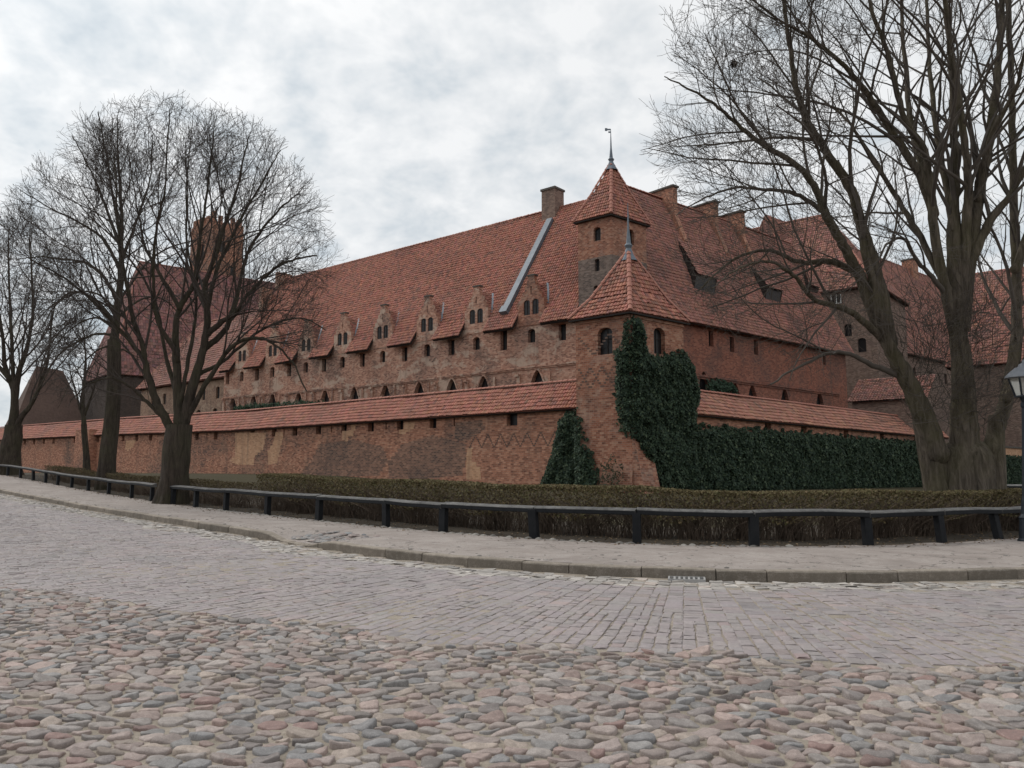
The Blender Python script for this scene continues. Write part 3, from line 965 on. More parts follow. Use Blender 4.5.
for a, b in zip(edges[::2], edges[1::2]):
    mb.hexa([SL.p(a, 0, -.26), SL.p(b, 0, -.26), SL.p(b, 1.72, -.26), SL.p(a, 1.72, -.26), SL.p(a, 0, -.03), SL.p(b, 0, -.03), SL.p(b, 1.72, -.03), SL.p(a, 1.72, -.03)], 1)
mb.build('roof_deck', [M_under, M_timber], cb)
mb = MB(); ridge(mb, LF(5.1, -8.6, 29.13), LF(60, -8.6, 29.13), .15, .5)
for a, b in zip(edges[::2], edges[1::2]): ridge(mb, SL.p(a, 0, .04), SL.p(a, 1.7, .04), .07, .4); ridge(mb, SL.p(b, 0, .04), SL.p(b, 1.7, .04), .07, .4)
mb.build('ridge_tiles', M_ridge, cb)
# right roof
SR = Slope(RF(0, .8, 15.5), uR, RF(0, -6.5, 30.3) - RF(0, .8, 15.5)); lenR = math.hypot(7.3, 14.8)
tiles('roof', SR, [(4.3, 0), (40.4, 0), (40.4, lenR), (7.0, lenR), (4.3, 10.5)], cb, .27, .38, .10, TCO, .12, m=M_tile_old)
mb = MB(); slope_deck(mb, SR, [(0.3, 0), (40.4, 0), (40.4, lenR), (7, lenR)])
bk = Slope(RF(0, -13.8, 15.5), uR, RF(0, -6.5, 30.3) - RF(0, -13.8, 15.5)); slope_deck(mb, bk, [(6, 0), (40.4, 0), (40.4, lenR), (7, lenR)], 0)
mb.hexa([SR.p(4.3, 0, -.24), SR.p(40.4, 0, -.24), SR.p(40.4, 1.2, -.24), SR.p(4.3, 1.2, -.24), SR.p(4.3, 0, -.08), SR.p(40.4, 0, -.08), SR.p(40.4, 1.2, -.08), SR.p(4.3, 1.2, -.08)], 1)
mb.build('roof_deck', [M_under, M_timber], cb)
mb = MB(); ridge(mb, RF(7.0, -6.5, 30.33), RF(40.4, -6.5, 30.33), .15, .5); ridge(mb, SR.p(40.3, 0, .05), SR.p(40.3, lenR, .05), .1, .5); mb.build('ridge_tiles', M_ridge, cb)

# dormers
for s_ in DS:
    ol = [(s_ - 1.5, 14.6), (s_ - 1.5, 15.2), (s_ + 1.5, 15.2), (s_ + 1.5, 14.6)]
    ou = [(s_ - 1.5, 15.2), (s_ + 1.5, 15.2), (s_ + 1.5, 17.55), (s_ + 1.22, 17.6), (s_ + 1.22, 17.95), (s_ + .98, 18.0), (s_ + .98, 18.35), (s_ + .74, 18.4), (s_ + .74, 18.8), (s_ + .5, 18.9), (s_ + .48, 19.3), (s_ + .36, 19.35), (s_ + .36, 19.75),
          (s_ - .36, 19.75), (s_ - .36, 19.35), (s_ - .48, 19.3), (s_ - .5, 18.9), (s_ - .74, 18.8), (s_ - .74, 18.4), (s_ - .98, 18.35), (s_ - .98, 18.0), (s_ - 1.22, 17.95), (s_ - 1.22, 17.6), (s_ - 1.5, 17.55)]
    h2 = [arch(s_ - .5, 16.85, .74, 1.4), arch(s_ + .5, 16.85, .74, 1.4), arch(s_, 18.45, .13, .7, flat=True)]
    mb = MB(); LF.wall(mb, ou, h2, .06, .11)
    for k in range(1, len(ou)):        # thickness of the gable
        a, b = ou[k], ou[(k + 1) % len(ou)]
        mb.poly([LF(b[0], .06, b[1]), LF(a[0], .06, a[1]), LF(a[0], -.36, a[1]), LF(b[0], -.36, b[1])])
    mb.poly([LF(a, -.36, b) for a, b in ou[::-1]])
    mb.poly([LF(s_ - 1.5, .06, 15.2), LF(s_ - 1.5, .004, 15.1), LF(s_ + 1.5, .004, 15.1), LF(s_ + 1.5, .06, 15.2)])
    for sg in (-1, 1):                  # cheeks
        q = [LF(s_ + sg * 1.42, -.36, 15.6), LF(s_ + sg * 1.42, -.9, 17.3), LF(s_ + sg * 1.42, -.36, 17.3)]
        mb.poly(q if sg < 0 else q[::-1])
    LF.box(mb, s_ - .45, s_ + .45, -.45, .12, 19.753, 19.9, 1)
    dm = mb.build('dormer', [M_old if s_ < 10 else M_fac, M_capstone], cb)
    for h_ in h2[:2]: panes(dm, LF, h_, -.04)
    mb = MB(); mb.poly([LF(a, -.04, b) for a, b in h2[2]], h2[2]); mb.build('slit', M_glass, dm)
    for sg in (-1, 1):
        O = LF(s_ + sg * 1.55, -.36, 17.15); Sd = Slope(O if sg > 0 else LF(s_ - 1.55, -.36, 17.15), -nL, LF(s_, -.36, 19.3) - O)
        dr = lambda z: .9 - (z - 15.0) / 1.484
        pl = [Sd.loc(LF(s_ + sg * 1.55, -.36, 17.15)), Sd.loc(LF(s_ + sg * 1.55, dr(17.15) - .1, 17.15)), Sd.loc(LF(s_, dr(19.3) - .1, 19.3)), Sd.loc(LF(s_, -.36, 19.3))]
        tiles('roof', Sd, pl, dm, .22, .3, .05, TC * .85)
        mbd = MB(); slope_deck(mbd, Sd, pl, -.02); mbd.build('roof_deck', M_under, dm)
    mb = MB()
    for sg in (-1,):
        a = LF(s_ + sg * 1.62, dr(17.0) + .0, 17.0); b = LF(s_ + sg * .05, dr(19.35), 19.35)
        for i_ in range(6):
            p0 = a + (b - a) * i_ / 6; p1 = a + (b - a) * (i_ + 1) / 6
            cur0 = uL * -.35 * math.sin(math.pi * .5 * i_ / 6); cur1 = uL * -.35 * math.sin(math.pi * .5 * (i_ + 1) / 6)
            mb.poly([p0 + cur0 + SL.N * .12 - uL * .10, p0 + cur0 + SL.N * .16 + uL * .10, p1 + cur1 + SL.N * .16 + uL * .10, p1 + cur1 + SL.N * .12 - uL * .10])
    mb.build('flashing', M_lead, dm)
# tall chimney with a lead valley strip running down the roof
mb = MB(); LF.box(mb, 11.6, 13.3, -9.3, -7.7, 25.5, 31.0); LF.box(mb, 11.5, 13.4, -9.4, -7.6, 31.003, 31.22, 1)
mb.build('chimney', [M_greybrown, M_capstone], cb)
mb = MB()
va, vb = SL.loc(LF(12.0, -.3, 16.8))[1], SL.loc(LF(12.0, -7.5, 27.5))[1]
mb.hexa([SL.p(11.55, va, .0), SL.p(11.55, vb, .0), SL.p(12.25, vb, .0), SL.p(12.25, va, .0), SL.p(11.55, va, .42), SL.p(11.55, vb, .42), SL.p(12.25, vb, .42), SL.p(12.25, va, .42)][::1])
mb.hexa([SL.p(11.45, va - .3, .0), SL.p(11.45, va + .5, .0), SL.p(12.35, va + .5, .0), SL.p(12.35, va - .3, .0), SL.p(11.45, va - .3, .52), SL.p(11.45, va + .5, .52), SL.p(12.35, va + .5, .52), SL.p(12.35, va - .3, .52)])
mb.build('valley_flashing', M_lead, cb)
# fire walls crossing the right ridge
for x0, x1, y0, yb in ((655, 675, 189, 216), (695, 718, 201, 228), (726, 741, 215, 240)):
    a = RF.hit(x0, y0, -7)[0]; b = RF.hit(x1, y0 + 8, -5)[0]
    mb = MB(); sm = (a + b) / 2 + .4; zt = 31.25
    RF.box(mb, sm - .35, sm + .35, -8.2, -5.0, 26, zt); RF.box(mb, sm - .5, sm + .5, -8.35, -4.85, zt + .003, zt + .2, 1)
    v0 = SR.loc(RF(0, -5., 27.3))[1]; mb.hexa([SR.p(sm - .3, v0 - 2.4, 0), SR.p(sm - .3, v0 + 1, 0), SR.p(sm + .3, v0 + 1, 0), SR.p(sm + .3, v0 - 2.4, 0), SR.p(sm - .3, v0 - 2.4, .25), SR.p(sm - .3, v0 + 1, .55), SR.p(sm + .3, v0 + 1, .55), SR.p(sm + .3, v0 - 2.4, .25)])
    mb.build('fire_wall', [M_brick, M_capstone], cb)
# shed dormers like gills on the right roof
for ap, bl, br, hh in (((677, 243), (694, 290), (713, 292), 1.15), ((750, 268), (765, 301), (779, 303), 1.1), ((800, 262), (806, 292), (816, 294), .6)):
    A_ = SR.hit(*ap); L_ = SR.hit(*bl); R_ = SR.hit(*br); R_ = (R_[0], L_[1])
    pa = SR.p(A_[0], A_[1], .08); pl_, pr_ = SR.p(*L_, 0), SR.p(*R_, 0); tl = SR.p(L_[0], L_[1], 0) + np.array([0, 0, hh * 1.25]) + nR * .35; tr = SR.p(R_[0], R_[1], 0) + np.array([0, 0, hh * 1.25]) + nR * .35
    ra = SR.p(R_[0] + .8, A_[1], .08)
    mb = MB(); mb.poly([pl_, tl, pa]); mb.poly([pr_, ra, tr]); mb.poly([tl - nR * .1, tr - nR * .1, pr_, pl_][::-1], m=1)
    sh = mb.build('shed_dormer', [M_timber, M_glass], cb)
    sd2 = Slope(tl + nR * .25, uR, pa - tl)
    tiles('roof', sd2, [sd2.loc(p) for p in (tl + nR * .25, tr + nR * .25, ra, pa)], sh, .26, .38, .06, TCO * 1.05)
    mb = MB(); slope_deck(mb, sd2, [sd2.loc(p) for p in (tl + nR * .25, tr + nR * .25, ra, pa)], -.04); mb.build('roof_deck', M_timber, sh)

# corner turret
mb = MB()
tf = [CC + nL * .12 + nR * .12, 0, 0, 0]
tcn = para(CC + nL * .12 + nR * .12, 3.45, 4.55)
fl_ = Frame(tcn[0], uL, nL); fr_ = Frame(tcn[0], uR, nR)
wl = fl_.hit(597, 234); wr = fr_.hit(631, 237)
w2 = fl_.hit(597, 265); w3 = fl_.hit(596, 290)
HL = [arch(wl[0], wl[1], .75, 1.2), arch(w2[0], w2[1], .5, 1.1), arch(w3[0], w3[1], .5, .8)]; HR = [arch(wr[0], wr[1], .85, 1.35)]
cut = 20.2
fl_.wall(mb, [(0, 10), (3.45, 10), (3.45, cut), (0, cut)], [h for h in HL[1:]], 0, .35, 1)
fl_.wall(mb, [(0, cut), (3.45, cut), (3.45, 23.75), (0, 23.75)], HL[:1], 0, .35, 0)
fr_.wall(mb, [(0, 10), (4.55, 10), (4.55, cut), (0, cut)], [], 0, .35, 1)
fr_.wall(mb, [(0, cut), (4.55, cut), (4.55, 23.75), (0, 23.75)], HR, 0, .35, 0)
for i in (1, 2): a, b = tcn[i], tcn[(i + 1) % 4]; mb.poly([b + [0, 0, 10.], a + [0, 0, 10.], a + [0, 0, 23.75], b + [0, 0, 23.75]][::-1], m=0)
tu = mb.build('turret', [M_old, M_grey], cb)
for h_ in HL: panes(tu, fl_, h_, -.3)
for h_ in HR: panes(tu, fr_, h_, -.3)
A_, B_ = bell_roof(tu, tcn, 23.65, 29.3, .42, .52, 26.15, TC, .25, .34)
mb = MB(); spire(mb, A_ - [0, 0, .75], 3.9, .62)
mb.build('spire', M_lead, tu)
mb = MB(); tp = A_ + [0, 0, 3.0]
for a0, a1, z0, z1 in ((.02, .30, .02, .16), (.30, .52, -.04, .22), (.02, .22, -.22, -.08)): Frame(tp, np.array([-1., 0, 0]), np.array([0, -1., 0])).box(mb, a0, a1, -.015, .015, tp[2] + z0, tp[2] + z1)
mb.build('wind_vane', M_lead, tu)

# ---------------------------------------------------------------- corner tower of the curtain wall
CT = np.array([7.49, 49.9, 0]); TA, TB = 4.2, 5.4
ct = thing('corner_tower', 'square brick corner tower with pyramid tile roof, half covered in ivy', 'tower', (7.49, 49.9, .4))
tcn = para(CT, TA, TB); TL = Frame(CT, uL, nL); TR = Frame(CT, uR, nR)
w1 = TL.hit(605, 341); w2 = TR.hit(659.5, 341); sl1 = TL.hit(625.5, 414)
HL = [arch(w1[0], w1[1], 1.12, 1.75), arch(sl1[0], sl1[1], .2, .8, flat=True)]; HR = [arch(w2[0], w2[1], 1.15, 1.75)]
mb = MB()
TL.wall(mb, [(0, 0), (TA, 0), (TA, 12.0), (0, 12.0)], HL, 0, .4); TR.wall(mb, [(0, 0), (TB, 0), (TB, 12.0), (0, 12.0)], HR, 0, .4)
for i in (1, 2): a, b = tcn[i], tcn[(i + 1) % 4]; mb.poly([a, b, b + [0, 0, 12.], a + [0, 0, 12.]])
for fr, W_ in ((TL, TA), (TR, TB)): fr.box(mb, .02, W_ - .02, .004, .08, 11.55, 11.75)
# battered foot of the corner
for fr, W_, pr, zt in ((TR, 1.5, 1.1, 4.6), (TL, 2.4, .25, 2.6)):
    a = [fr(-.02, pr, 0), fr(W_, pr, 0), fr(W_, .0, zt), fr(-.02, .0, zt)]
    mb.poly(a); mb.poly([fr(-.02, 0, 0), a[0], a[3]]); mb.poly([a[1], fr(W_, 0, 0), a[2]])


def zig(mb, fr, s0, s1, z0, z1, n, d=.004, wd=.13, m=1):
    for k in range(n):
        a = s0 + (s1 - s0) * k / n; b = s0 + (s1 - s0) * (k + 1) / n
        if k % 2: za, zb = z1, z0
        else: za, zb = z0, z1
        st = 7
        for j in range(st):
            ja, jb = a + (b - a) * j / st, a + (b - a) * (j + 1) / st; zz = za + (zb - za) * (j + .5) / st
            q = [(ja - .02, zz - wd * .75), (jb + .03, zz - wd * .75), (jb + .03, zz + wd * .75), (ja - .02, zz + wd * .75)]
            dd = d + .0006 * (k % 2) + .0003 * j
            mb.poly([fr(x, dd, z) for x, z in q], q, m)


zig(mb, TL, .3, 4.0, 7.2, 8.6, 4, wd=.08); zig(mb, TL, .3, 4.0, 8.6, 7.2, 4, d=.009, wd=.08); zig(mb, TL, .3, 4.0, 9.4, 10.7, 3, wd=.07)
mb.build('wall', [M_old, M_glazed], ct)
panes(ct, TL, HL[0], -.34); panes(ct, TR, HR[0], -.34)
mb = MB(); mb.poly([TL(a, -.3, b) for a, b in HL[1]], HL[1]); mb.build('slit', M_glass, ct)
A_, B_ = bell_roof(ct, tcn, 11.85, 16.75, .5, .62, 13.3, TC, .25, .34)
mb = MB(); spire(mb, A_ - [0, 0, .75], 4.1, .62); mb.build('spire', M_lead, ct)

# ---------------------------------------------------------------- curtain walls
WL = Frame(CC + nL * 12, uL, nL); WR = Frame(CC + nR * 10.9, uR, nR)


def eaveL(s): return float(np.interp(s, [-10, 40, 64, 94, 140], [6.08, 6.05, 6.5, 6.8, 7.2]))


cl_ = thing('curtain_wall', 'long left brick curtain wall with little loopholes and patched plaster under a tiled coping', 'wall', (*WL(0, 0, 0)[:2], .5))
LH = [1.06, 5.1, 9.11, 12.9, 16.5, 20.06, 23.66, 27.2, 30.5, 34.2, 37.65, 40.9] + [44.6 + 3.4 * k for k in range(23)]
stations = [-6.5, 3, 14, 26, 38, 51, 64, 79, 94, 120]
mb = MB()
for a, b in zip(stations, stations[1:]):
    hs = []
    for s_ in LH:
        if a + .6 < s_ < b - .6 and s_ != 5.1: hs.append(arch(s_, eaveL(s_) - .42, .75 if s_ > 2 else 1.0, .78 if s_ > 2 else 1.0, flat=True))
    for s_ in LH[1:14:2]:
        q_ = s_ + 1.7
        if a + .4 < q_ < b - .4: hs.append(arch(q_, eaveL(q_) - .42, .16, .6, flat=True))
    for s_, z_, w_, h_ in ((19.3, 4.05, .75, .6), (12.6, 1.9, .5, .5), (3.1, .95, .55, .6), (9.0, 1.0, .5, .5), (30, 1.6, .4, .4)):
        if a + .4 < s_ < b - .4: hs.append(arch(s_, z_, w_, h_))
    WL.wall(mb, [(a, -.5), (b, -.5), (b, eaveL(b) + .25), (a, eaveL(a) + .25)], hs, 0, .5)
    for h_ in hs: mb.poly([WL(x, -.42, z) for x, z in h_], h_, 3)
    mb.poly([WL(a, -3.0, -.5), WL(b, -3.0, -.5), WL(b, -3.0, eaveL(b)), WL(a, -3.0, eaveL(a))][::-1])
zig(mb, WL, -3.4, 5.2, 3.6, 4.6, 14, wd=.08)


def patch(px, sc, ox, oy, d=.005, m=2):
    """stepped edge patch of newer bricks, outline in photo pixels thrown on the wall plane"""
    P_ = [WL.hit(ox + x / sc, oy + y / sc) for x, y in px]
    out = []
    for i_ in range(len(P_)):
        a, b = P_[i_], P_[(i_ + 1) % len(P_)]; n_ = max(1, int(math.hypot(b[0] - a[0], b[1] - a[1]) / .45))
        for k in range(n_):
            f0, f1 = k / n_, (k + 1) / n_; j_ = random.gauss(0, .05)
            out.append((a[0] + (b[0] - a[0]) * f0 + j_, a[1] + (b[1] - a[1]) * f0)); out.append((a[0] + (b[0] - a[0]) * f1 + j_, a[1] + (b[1] - a[1]) * f0))
    try:
        for t in tessellate_polygon([[Vector((p[0], p[1], 0)) for p in out]]):
            mb.poly([WL(out[i][0], d, out[i][1]) for i in t], [out[i] for i in t], m)
    except Exception: pass


patch([(150, 225), (285, 225), (270, 300), (235, 330), (230, 362), (160, 360), (125, 340), (150, 320)], 4.267, 200, 380)
patch([(322, 222), (358, 222), (350, 280), (330, 355), (292, 362), (290, 300), (310, 260)], 4.267, 200, 380)
patch([(645, 192), (670, 192), (655, 240), (632, 262), (605, 250), (605, 218), (632, 214)], 4.267, 200, 380)
patch([(872, 180), (925, 180), (915, 210), (880, 230), (855, 228), (852, 212), (872, 208)], 4.267, 200, 380)
patch([(285, 290), (308, 300), (310, 350), (345, 390), (345, 425), (282, 425), (280, 350)], 4.267, 400, 380)
patch([(262, 345), (320, 340), (305, 385), (275, 405), (258, 380)], 5.69, 80, 380)
patch([(120, 590), (230, 575), (330, 600), (345, 650), (320, 690), (150, 695), (60, 690), (100, 640)], 3.2, 280, 260, .003, 4)
patch([(385, 590), (480, 560), (590, 590), (600, 640), (585, 690), (470, 700), (350, 698), (345, 640)], 3.2, 280, 260, .003, 4)
patch([(560, 520), (640, 512), (655, 545), (610, 575), (560, 570)], 3.2, 280, 260, .003, 4)
# buttress pier at the far jog
jp = WL.hit(90, 440)[0]; WL.box(mb, jp - 2.0, jp + 2.0, .003, 1.0, -.5, 7.3)
mb.build('wall', [M_brick, M_glazed, M_tan, M_glass, brick_mat('weathered_brick', [(0, (.10, .066, .053)), (.4, (.235, .13, .095)), (.7, (.36, .195, .135)), (1, (.42, .28, .2))], (.34, .275, .225), .7)], cl_)
mbd = MB(); mbr = MB()
for a, b in zip(stations, stations[1:]):
    Oa, Ob = WL(a, .42, eaveL(a)), WL(b, .42, eaveL(b)); sl_ = Slope(Oa, Ob - Oa, WL(a, -1.5, eaveL(a) + 2.1) - Oa); ln = math.hypot(1.92, 2.1); W_ = np.linalg.norm(Ob - Oa)
    tiles('coping_roof', sl_, [(0, 0), (W_, 0), (W_, ln), (0, ln)], cl_, .25, .38, .065, TC, .11, worn=.06)
    b0 = Slope(WL(b, -3.4, eaveL(b)), Oa - Ob, WL(b, -1.5, eaveL(b) + 2.1) - WL(b, -3.4, eaveL(b))); slope_deck(mbd, b0, [(0, 0), (W_, 0), (W_, 2.83), (0, 2.83)], 0)
    slope_deck(mbd, sl_, [(0, 0), (W_, 0), (W_, ln), (0, ln)], -.03)
    mbd.hexa([sl_.p(0, 0, -.16), sl_.p(W_, 0, -.16), sl_.p(W_, .55, -.16), sl_.p(0, .55, -.16), sl_.p(0, 0, -.04), sl_.p(W_, 0, -.04), sl_.p(W_, .55, -.04), sl_.p(0, .55, -.04)], 1)
    ridge(mbr, sl_.p(0, ln, .03), sl_.p(W_, ln, .03), .13, .45)
mbd.build('roof_deck', [M_under, M_timber], cl_); mbr.build('ridge_tiles', M_ridge, cl_)

wre = WR.hit(944, 440)[0]
cr_ = thing('curtain_wall', 'ivy-clad right brick curtain wall running from the corner tower to the big tree', 'wall', (*WR(0, 0, 0)[:2], .4))
eaR = lambda s: 5.78 - (s + 6) * .009
mb = MB(); RH = [WR.hit(x, y)[0] for x, y in ((768, 426), (804, 430), (846, 432), (882, 436))]
hs = [arch(s_, eaR(s_) - .5, .85, .8, flat=True) for s_ in RH]
WR.wall(mb, [(-6.5, -.5), (wre, -.5), (wre, eaR(wre) + .2), (-6.5, eaR(-6.5) + .2)], hs, 0, .5)
for h_ in hs: mb.poly([WR(x, -.42, z) for x, z in h_], h_, 1)
mb.poly([WR(wre, -3, -.5), WR(wre, 0, -.5), WR(wre, 0, 5.6), WR(wre, -3, 5.6)])
mb.poly([WR(-6.5, -3, -.5), WR(wre, -3, -.5), WR(wre, -3, 5.6), WR(-6.5, -3, 5.6)])
mb.build('wall', [M_brick, M_glass], cr_)
mb = MB(); WR.box(mb, wre - .4, wre + .55, .004, .75, -.5, 4.4); WR.box(mb, wre - .5, wre + .65, .004, .85, 4.403, 4.55); mb.build('end_pier', M_grey, cr_)
Oa, Ob = WR(-6.2, .42, eaR(-6.2)), WR(wre + .3, .42, eaR(wre)); sl_ = Slope(Oa, Ob - Oa, WR(-6.2, -1.5, eaR(-6.2) + 1.95) - Oa); ln = math.hypot(1.92, 1.95); W_ = np.linalg.norm(Ob - Oa)
tiles('coping_roof', sl_, [(0, 0), (W_, 0), (W_, ln), (0, ln)], cr_, .25, .38, .06, TC * np.array([1.0, 1.12, 1.1]), .12, worn=.08)
mbd = MB(); slope_deck(mbd, sl_, [(0, 0), (W_, 0), (W_, ln), (0, ln)], -.03)
b0 = Slope(WR(wre, -3.4, eaR(wre)), Oa - Ob, WR(wre, -1.5, eaR(wre) + 1.95) - WR(wre, -3.4, eaR(wre))); slope_deck(mbd, b0, [(0, 0), (W_, 0), (W_, 2.7), (0, 2.7)], 0)
mbd.hexa([sl_.p(0, 0, -.16), sl_.p(W_, 0, -.16), sl_.p(W_, .55, -.16), sl_.p(0, .55, -.16), sl_.p(0, 0, -.04), sl_.p(W_, 0, -.04), sl_.p(W_, .55, -.04), sl_.p(0, .55, -.04)], 1)
mbd.build('roof_deck', [M_under, M_timber], cr_)
mbr = MB(); ridge(mbr, sl_.p(0, ln, .03), sl_.p(W_, ln, .03), .13, .45); mbr.build('ridge_tiles', M_ridge, cr_)

# ---------------------------------------------------------------- buildings behind
def block(name, label, cat, fr, s0, s1, d0, d1, z0, ze, wallm, wins=(), grp=None, gables=True):
    t = thing(name, label, cat, fr((s0 + s1) / 2, (d0 + d1) / 2, z0), grp)
    mb = MB()
    hs = [arch(*w_) for w_ in wins]
    fr.wall(mb, [(s0, z0), (s1, z0), (s1, ze), (s0, ze)], hs, d1, .3)
    for a, b in (((s1, d1), (s1, d0)), ((s1, d0), (s0, d0)), ((s0, d0), (s0, d1))): mb.poly([fr(a[0], a[1], z0), fr(b[0], b[1], z0), fr(b[0], b[1], ze), fr(a[0], a[1], ze)])
    mb.build('wall', wallm, t)
    for h_ in hs: panes(t, fr, h_, d1 - .25, bars=False)
    return t


def hiproof(t, fr, s0, s1, d0, d1, ze, zr, r0, r1, base, over=.5, tw=.3, th=.45, m=None, both=True):
    """hipped roof: eave rectangle and a ridge from r0 to r1 (in s)"""
    dm = (d0 + d1) / 2
    e = [fr(s0 - over, d1 + over, ze), fr(s1 + over, d1 + over, ze), fr(s1 + over, d0 - over, ze), fr(s0 - over, d0 - over, ze)]
    a, b = fr(r0, dm, zr), fr(r1, dm, zr)
    faces = [(e[0], e[1], b, a), (e[3], e[0], a), (e[1], e[2], b), (e[2], e[3], a, b)]
    mb = MB()
    for i_, f in enumerate(faces):
        sl_ = Slope(f[0], f[1] - f[0], f[-1] - f[0])
        mb.poly([p - [0, 0, .08] for p in f])
        if i_ < 3: tiles('roof', sl_, [sl_.loc(p) for p in f], t, tw, th, .07, base, .14, m=m or M_tile)
    mb.poly([p - [0, 0, .2] for p in e[::-1]], m=1)
    mb.build('roof_deck', [M_under, M_timber], t)
    mb = MB(); ridge(mb, a, b, .16, .6)
    for p, q in ((e[0], a), (e[3], a), (e[1], b), (e[2], b)): ridge(mb, p, q, .15, .6)
    mb.build('ridge_tiles', M_ridge, t)


# taller hipped block at the end of the right wing, its ridge running back to the left
p0 = at(874, 284, 99); BF = Frame(p0, uL, nL); zE = p0[2]
rz = BF.hit(824, 215, -7.5); wz = [BF.hit(836, 298), BF.hit(848, 330), BF.hit(862, 345)]
b2 = block('castle_block', 'grey brick block with a taller hipped roof at the end of the right castle wing', 'castle block', BF, 0, 40, -15, 0, 4, zE, M_greybrown, [(wz[0][0], wz[0][1], 1.1, 1.3), (wz[1][0], wz[1][1], .9, 1.6), (wz[2][0], wz[2][1], 1., 1.8)])
hiproof(b2, BF, 0, 40, -15, 0, zE - .2, rz[1], rz[0], 40, TCO)
mb = MB(); s_, z_ = wz[0]; BF.box(mb, s_ - .66, s_ + .66, .004, .06, z_ - .78, z_ - .66); BF.box(mb, s_ - .66, s_ - .55, .004, .06, z_ - .657, z_ + .5); BF.box(mb, s_ + .55, s_ + .66, .004, .06, z_ - .657, z_ + .5); BF.box(mb, s_ - .05, s_ + .05, -.2, -.1, z_ - .6, z_ + .5)
mb.build('window_frame', simple('white_paint', (.6, .6, .58)), b2)
# long roofs further right, behind the big tree
e1 = RF.hit(930, 358, -9); r1_ = RF.hit(905, 268, -17); se_ = RF.hit(990, 362, -9)[0]
c1 = block('castle_wing', 'far red-roofed wing with one chimney behind the stems of the big tree', 'castle wing', RF, 50, se_, -25, -9, 3, e1[1], M_greybrown, [(56 + 6 * k, e1[1] - 3, 1., 1.8) for k in range(int((se_ - 60) / 6))])
hiproof(c1, RF, 50, se_, -25, -9, e1[1] - .2, r1_[1], 52, RF.hit(955, 285, -17)[0], TCO, m=M_tile_old)
cs_ = RF.hit(910, 268, -17); mb = MB(); RF.box(mb, cs_[0] - 1.1, cs_[0] + 1.1, -18, -16, r1_[1] - 2, r1_[1] + 1.6); RF.box(mb, cs_[0] - 1.25, cs_[0] + 1.25, -18.15, -15.85, r1_[1] + 1.603, r1_[1] + 1.85, 1); mb.build('chimney', [M_brick, M_capstone], c1)
p0 = at(1060, 360, 100); XF = Frame(p0, uL, nL)
e2 = XF.hit(1000, 362); r2 = XF.hit(1005, 270, -8)
c2 = block('castle_wing', 'red-roofed cross wing at the right edge, behind the lantern', 'castle wing', XF, -14, XF.hit(950, 360)[0], -16, 0, 3, e2[1], M_greybrown, [(2 + 4 * k, e2[1] - 3, 1., 1.8) for k in range(3)])
hiproof(c2, XF, -14, XF.hit(950, 360)[0], -16, 0, e2[1] - .2, r2[1], -8, XF.hit(968, 276, -8)[0], TCO, m=M_tile_old)
# low lean-to with a tiled roof behind the right curtain wall
p0 = at(852, 402, 82); YF = Frame(p0, uL, nL); zE = p0[2]
s1_ = YF.hit(925, 398)[0]; s0_ = min(s1_, 0) ; s1_ = max(YF.hit(925, 398)[0], 0)
lt = block('lean_to', 'low tiled lean-to shed behind the right curtain wall, left of the big tree', 'shed', YF, s0_, s1_, -4, 0, 1, zE, M_greybrown)
O_ = YF(s0_ - .3, .5, zE - .05); sl_ = Slope(O_, uL, YF(s0_, -4, zE + 2.7) - O_); Wd = s1_ - s0_ + .6
tiles('roof', sl_, [(0, 0), (Wd, 0), (Wd, 5.2), (0, 5.2)], lt, .27, .4, .06, TCO * .9, m=M_tile_old)
mb = MB(); slope_deck(mb, sl_, [(0, 0), (Wd, 0), (Wd, 5.2), (0, 5.2)], -.05); mb.build('roof_deck', M_timber, lt)

# lower continuation of the left wing
lw = block('castle_wing', 'lower plastered wing beyond the far left end of the long range', 'castle wing', LF, 60.2, 84, -15, -.6, 1, 14.6, brick_mat('pale_brick', [(0, (.2, .12, .085)), (.5, (.34, .215, .15)), (1, (.42, .29, .21))], (.36, .28, .21), .4, plaster=.7, plastercol=(.44, .32, .235)), [(62.5 + 3.6 * k, 12.6, .9, 1.6) for k in range(6)] + [(63 + 4.2 * k, 9.4, 1.1, 2.2) for k in range(5)])
hiproof(lw, LF, 60.2, 84, -15, -.6, 14.5, 25.2, 60.4, 80, TCO * .9)
# high castle: purple-red hipped roof behind the left trees
p0 = at(142, 400, 150); HF = Frame(p0, uR, nR)
hz_ = HF.hit(142, 262, -10)[1]; he = HF.hit(180, 378)[1]
hc = block('castle_hall', 'big purplish hipped roof of the inner castle seen through the left trees', 'castle hall', HF, HF.hit(112, 380)[0], HF.hit(300, 380)[0], -20, 0, 2, he, M_dark, [(6 + 7 * k, he - 6, 1.6, 4.2, True) for k in range(4)])
hiproof(hc, HF, HF.hit(112, 380)[0], HF.hit(300, 380)[0], -20, 0, he - .2, hz_, HF.hit(140, 262, -10)[0], HF.hit(290, 285, -10)[0], TCP, tw=.5, th=.7)
